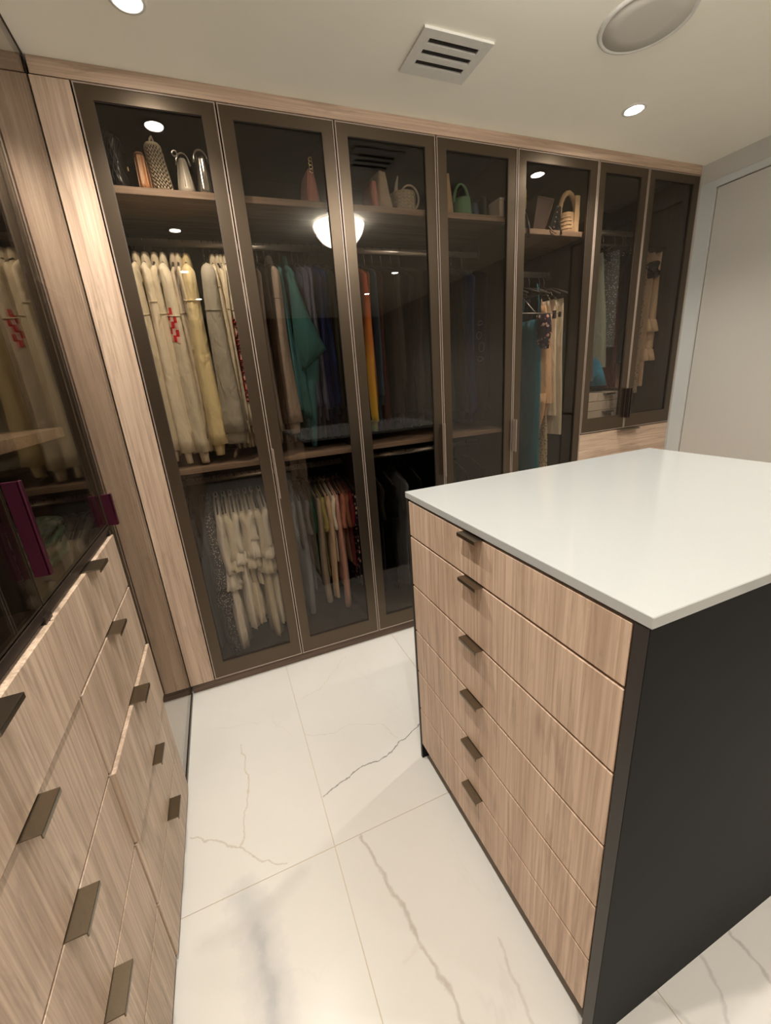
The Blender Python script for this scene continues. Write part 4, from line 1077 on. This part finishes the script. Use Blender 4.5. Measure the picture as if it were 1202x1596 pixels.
# pink bag
t, rows = soft_bag('suede_bag', .785, FRONT, SZ, .034, .085, .128, pinks, 'pink suede bag with a gold clasp alone behind the second door', .38)
for u in (18.0, 24.0): build('side_fold', MB().tube([rowpoint(rows[::-1], SZ + .01 + q * .11, u, 0) for q in np.linspace(0, 1, 5)], .003, 5), pinks, t, smooth=True)
for i in range(4):
    build('chain_link', MB().tube([(.785 + .008 * math.cos(a), .055 + .002 * i, SZ + .112 + .014 * i + .008 * math.sin(a)) for a in np.linspace(0, 2 * PI, 10)[:-1]], .0022, 5, closed=True), gold, t, smooth=True)
# pouch in dust bag, basket
t, rows = soft_bag('dust_bag', 1.115, FRONT, SZ, .045, .088, .145, fabric('dust_cotton', (.42, .36, .27), .1), 'crumpled beige dust bag behind the third door', .45, amp=.008, k=5, lean=-.012)
t, rows = soft_bag('pink_pouch', 1.062, FRONT - .02, SZ, .022, .07, .105, pinks, 'faded pink pouch leaning on the beige dust bag', .6, amp=.004)
t, rows = soft_bag('basket_bag', 1.225, FRONT - .01, SZ, .055, .08, .085, strawm, 'small woven basket bag with a round handle, right end of the third shelf section', 1.05, p=2.4, open_=True)
mb = MB()
for r in range(6): mb.tube([rowpoint(rows[::-1], max(SZ + .009, min(SZ + .082, SZ + .012 + r * .0135 + .004 * (1 if j % 2 else -1))), j * .7, .002) for j in range(40)], .0022, 5, closed=True)
build('weave', mb, strawm, t, smooth=True)
build('handle', MB().tube([(1.225 + .014 + .045 * math.cos(a), .075, SZ + .055 + .05 * math.sin(a)) for a in np.linspace(-1.2, 2.6, 16)], .0045, 6), strawm, t, smooth=True)
build('strap', MB().tube([(1.19, .12, SZ + .08), (1.195, .12, SZ + .12), (1.205, .12, SZ + .155)], [.010, .008, .003], 8), clearv, t, smooth=True)
# tan, green, blue, white box
t, rows = soft_bag('tan_bag', 1.435, FRONT, SZ, .040, .088, .165, tanf, 'tall tan canvas bag at the left edge of the fourth door', .45, amp=.004)
t, rows = soft_bag('green_bag', 1.535, FRONT - .02, SZ, .045, .07, .080, greenl, 'small green bag with a tall looped handle', .85, p=3)
build('handle', MB().tube(arc(1.525, FRONT - .05, SZ + .062, .040, .078, 'x'), [.007 + .002 * math.cos(q) for q in np.linspace(0, 6, 14)], 8), greenl, t, smooth=True)
soft_bag('blue_pouch', 1.605, FRONT - .01, SZ, .026, .06, .065, bluel, 'dark blue pouch right of the green bag', .7)
soft_bag('studded_bag', 1.665, FRONT, SZ, .028, .07, .095, blk, 'black bag in the shadow left of the pale box', .7, handle=(.04, .03, .004, 'y'))
t = thing('gift_box', 'narrow pale box standing at the right end of the fourth shelf section', 'box', (1.735, .10, SZ))
build('box_body', MB().box(1.722, 1.748, .055, .16, SZ + .0005, SZ + .075, .001), fabric('pale_card', (.55, .47, .40), .05), t)
build('box_lid', MB().box(1.7205, 1.7495, .0535, .1615, SZ + .0755, SZ + .086, .001), bpy.data.materials['pale_card'], t)
# third wardrobe shelf
S3 = 2.092
t, rows = soft_bag('hobo_bag', 1.875, FRONT, S3, .040, .085, .12, blk, 'black bag with a chain, its strap hanging over the shelf edge', .4, amp=.004)
build('strap', MB().tube([(1.878, .075, S3 + .10), (1.880, .045, S3 + .05), (1.882, .028, S3 + .003), (1.880, .026, S3 - .045)], .006, 6), blk, t, smooth=True)
for i in range(6): build('chain_link', MB().tube([(1.885 + .006 * math.cos(a), .065, S3 + .10 + .014 * i + .009 * math.sin(a)) for a in np.linspace(0, 2 * PI, 10)[:-1]], .002, 5, closed=True), gold, t, smooth=True)
t = thing('tote_bag', 'dark brown tote with pale piping leaning to the right', 'handbag', (1.99, .13, S3))
mb = MB(); mb.prism([(1.935, S3 + .001), (2.010, S3 + .001), (2.062, S3 + .145), (1.960, S3 + .150)], 'y', .06, .20); build('body', mb, brnl, t)
build('piping', MB().tube([(2.010, .058, S3 + .003), (2.062, .058, S3 + .145), (1.960, .058, S3 + .150)], .0028, 6), trim_l, t, smooth=True)
build('strap', MB().tube([(2.03, .056, S3 + .02), (2.02, .036, S3 + .012), (2.035, .028, S3 - .008), (2.06, .028, S3 - .018)], .003, 6), trim_l, t, smooth=True)
t = thing('studded_tote', 'black bag with a column of round studs between tote and backpack', 'handbag', (2.08, .12, S3))
mb = MB(); mb.prism([(2.040, S3 + .001), (2.115, S3 + .001), (2.122, S3 + .118), (2.088, S3 + .122)], 'y', .065, .19); build('body', mb, blk, t)
for i in range(5): build('stud', MB().lathe([(.0001, .0), (.004, .001)], 0, 0, 8), gold, t) if False else build('stud', MB().tube([(2.075 + .005 * i, .064, S3 + .022 + .023 * i), (2.075 + .005 * i, .060, S3 + .022 + .023 * i)], .0038, 8), silv, t)
build('strap', MB().tube([(2.10, .062, S3 + .05), (2.10, .04, S3 + .012), (2.098, .030, S3 - .02)], .0045, 6), blk, t, smooth=True)
# backpack with scrunched handle
t, rows = soft_bag('backpack', 2.185, FRONT - .01, S3, .052, .085, .098, tanf, 'tan canvas backpack with a tall scrunched handle', .8, cat='backpack', p=2.6, amp=.004, k=6)
for r in range(4): build('gather', MB().tube([rowpoint(rows[::-1], S3 + .02 + .018 * r, u, .001) for u in np.linspace(15, 21, 8)], .0035, 6), tanf, t, smooth=True)
ha = arc(2.185, .085, S3 + .085, .056, .105, 'x', 22)
build('handle', MB().tube(ha, [.011 + .0022 * (i % 2) for i in range(22)], 10), tanf, t, smooth=True)
build('front_strap', MB().box(2.205, 2.238, .052, .060, S3 + .002, S3 + .172, .003), tanf, t)
build('side_ring', MB().tube([(2.248 + .010 * math.cos(a), .07, S3 + .085 + .024 * math.sin(a)) for a in np.linspace(0, 2 * PI, 14)[:-1]], .003, 6, closed=True), gold, t, smooth=True)

# garment bag and folded clothes behind the left glass
g = thing('garment_bag', 'dark grey quilted garment bag behind the left glass', 'garment bag', (-.30, -.80, 1.93))
mb = MB(); loft(mb, [(-.30, -.80, 1.90, .03, .03, 0), (-.30, -.80, 1.86, .08, .05, 0), (-.30, -.80, 1.60, .10, .06, .004), (-.30, -.80, 1.40, .10, .06, .004)], 24, k=5)
build('body', mb, FM['quilt'], g, smooth=True)
build('hook', MB().tube([(-.30, -.80, 1.90), (-.30, -.80, 1.928)], .002, 6), M['wire'], g)
for i in range(4):
    mb = MB(); z_ = 1.059 + .022 * i
    loft(mb, [(-.24, -.80, z_, .075, .11, 0), (-.24, -.80, z_ + .004, .088, .125, .004), (-.24, -.80, z_ + .016, .088, .125, .005), (-.24, -.80, z_ + .0215, .078, .11, 0)], 28, k=6, ph=i, p=3.5)
    tag(build('folded_scarf', mb, FM['camo'] if i % 2 else FM['green'], loc=(-.24, -.80, z_), smooth=True),
        ['dark green folded cloth at the bottom of the pile behind the left glass', 'mottled folded cloth, second from the bottom of the pile', 'dark green folded cloth, third from the bottom of the pile', 'mottled folded cloth on top of the pile behind the left glass'][i], 'folded cloth', 'folded cloths behind the left glass')
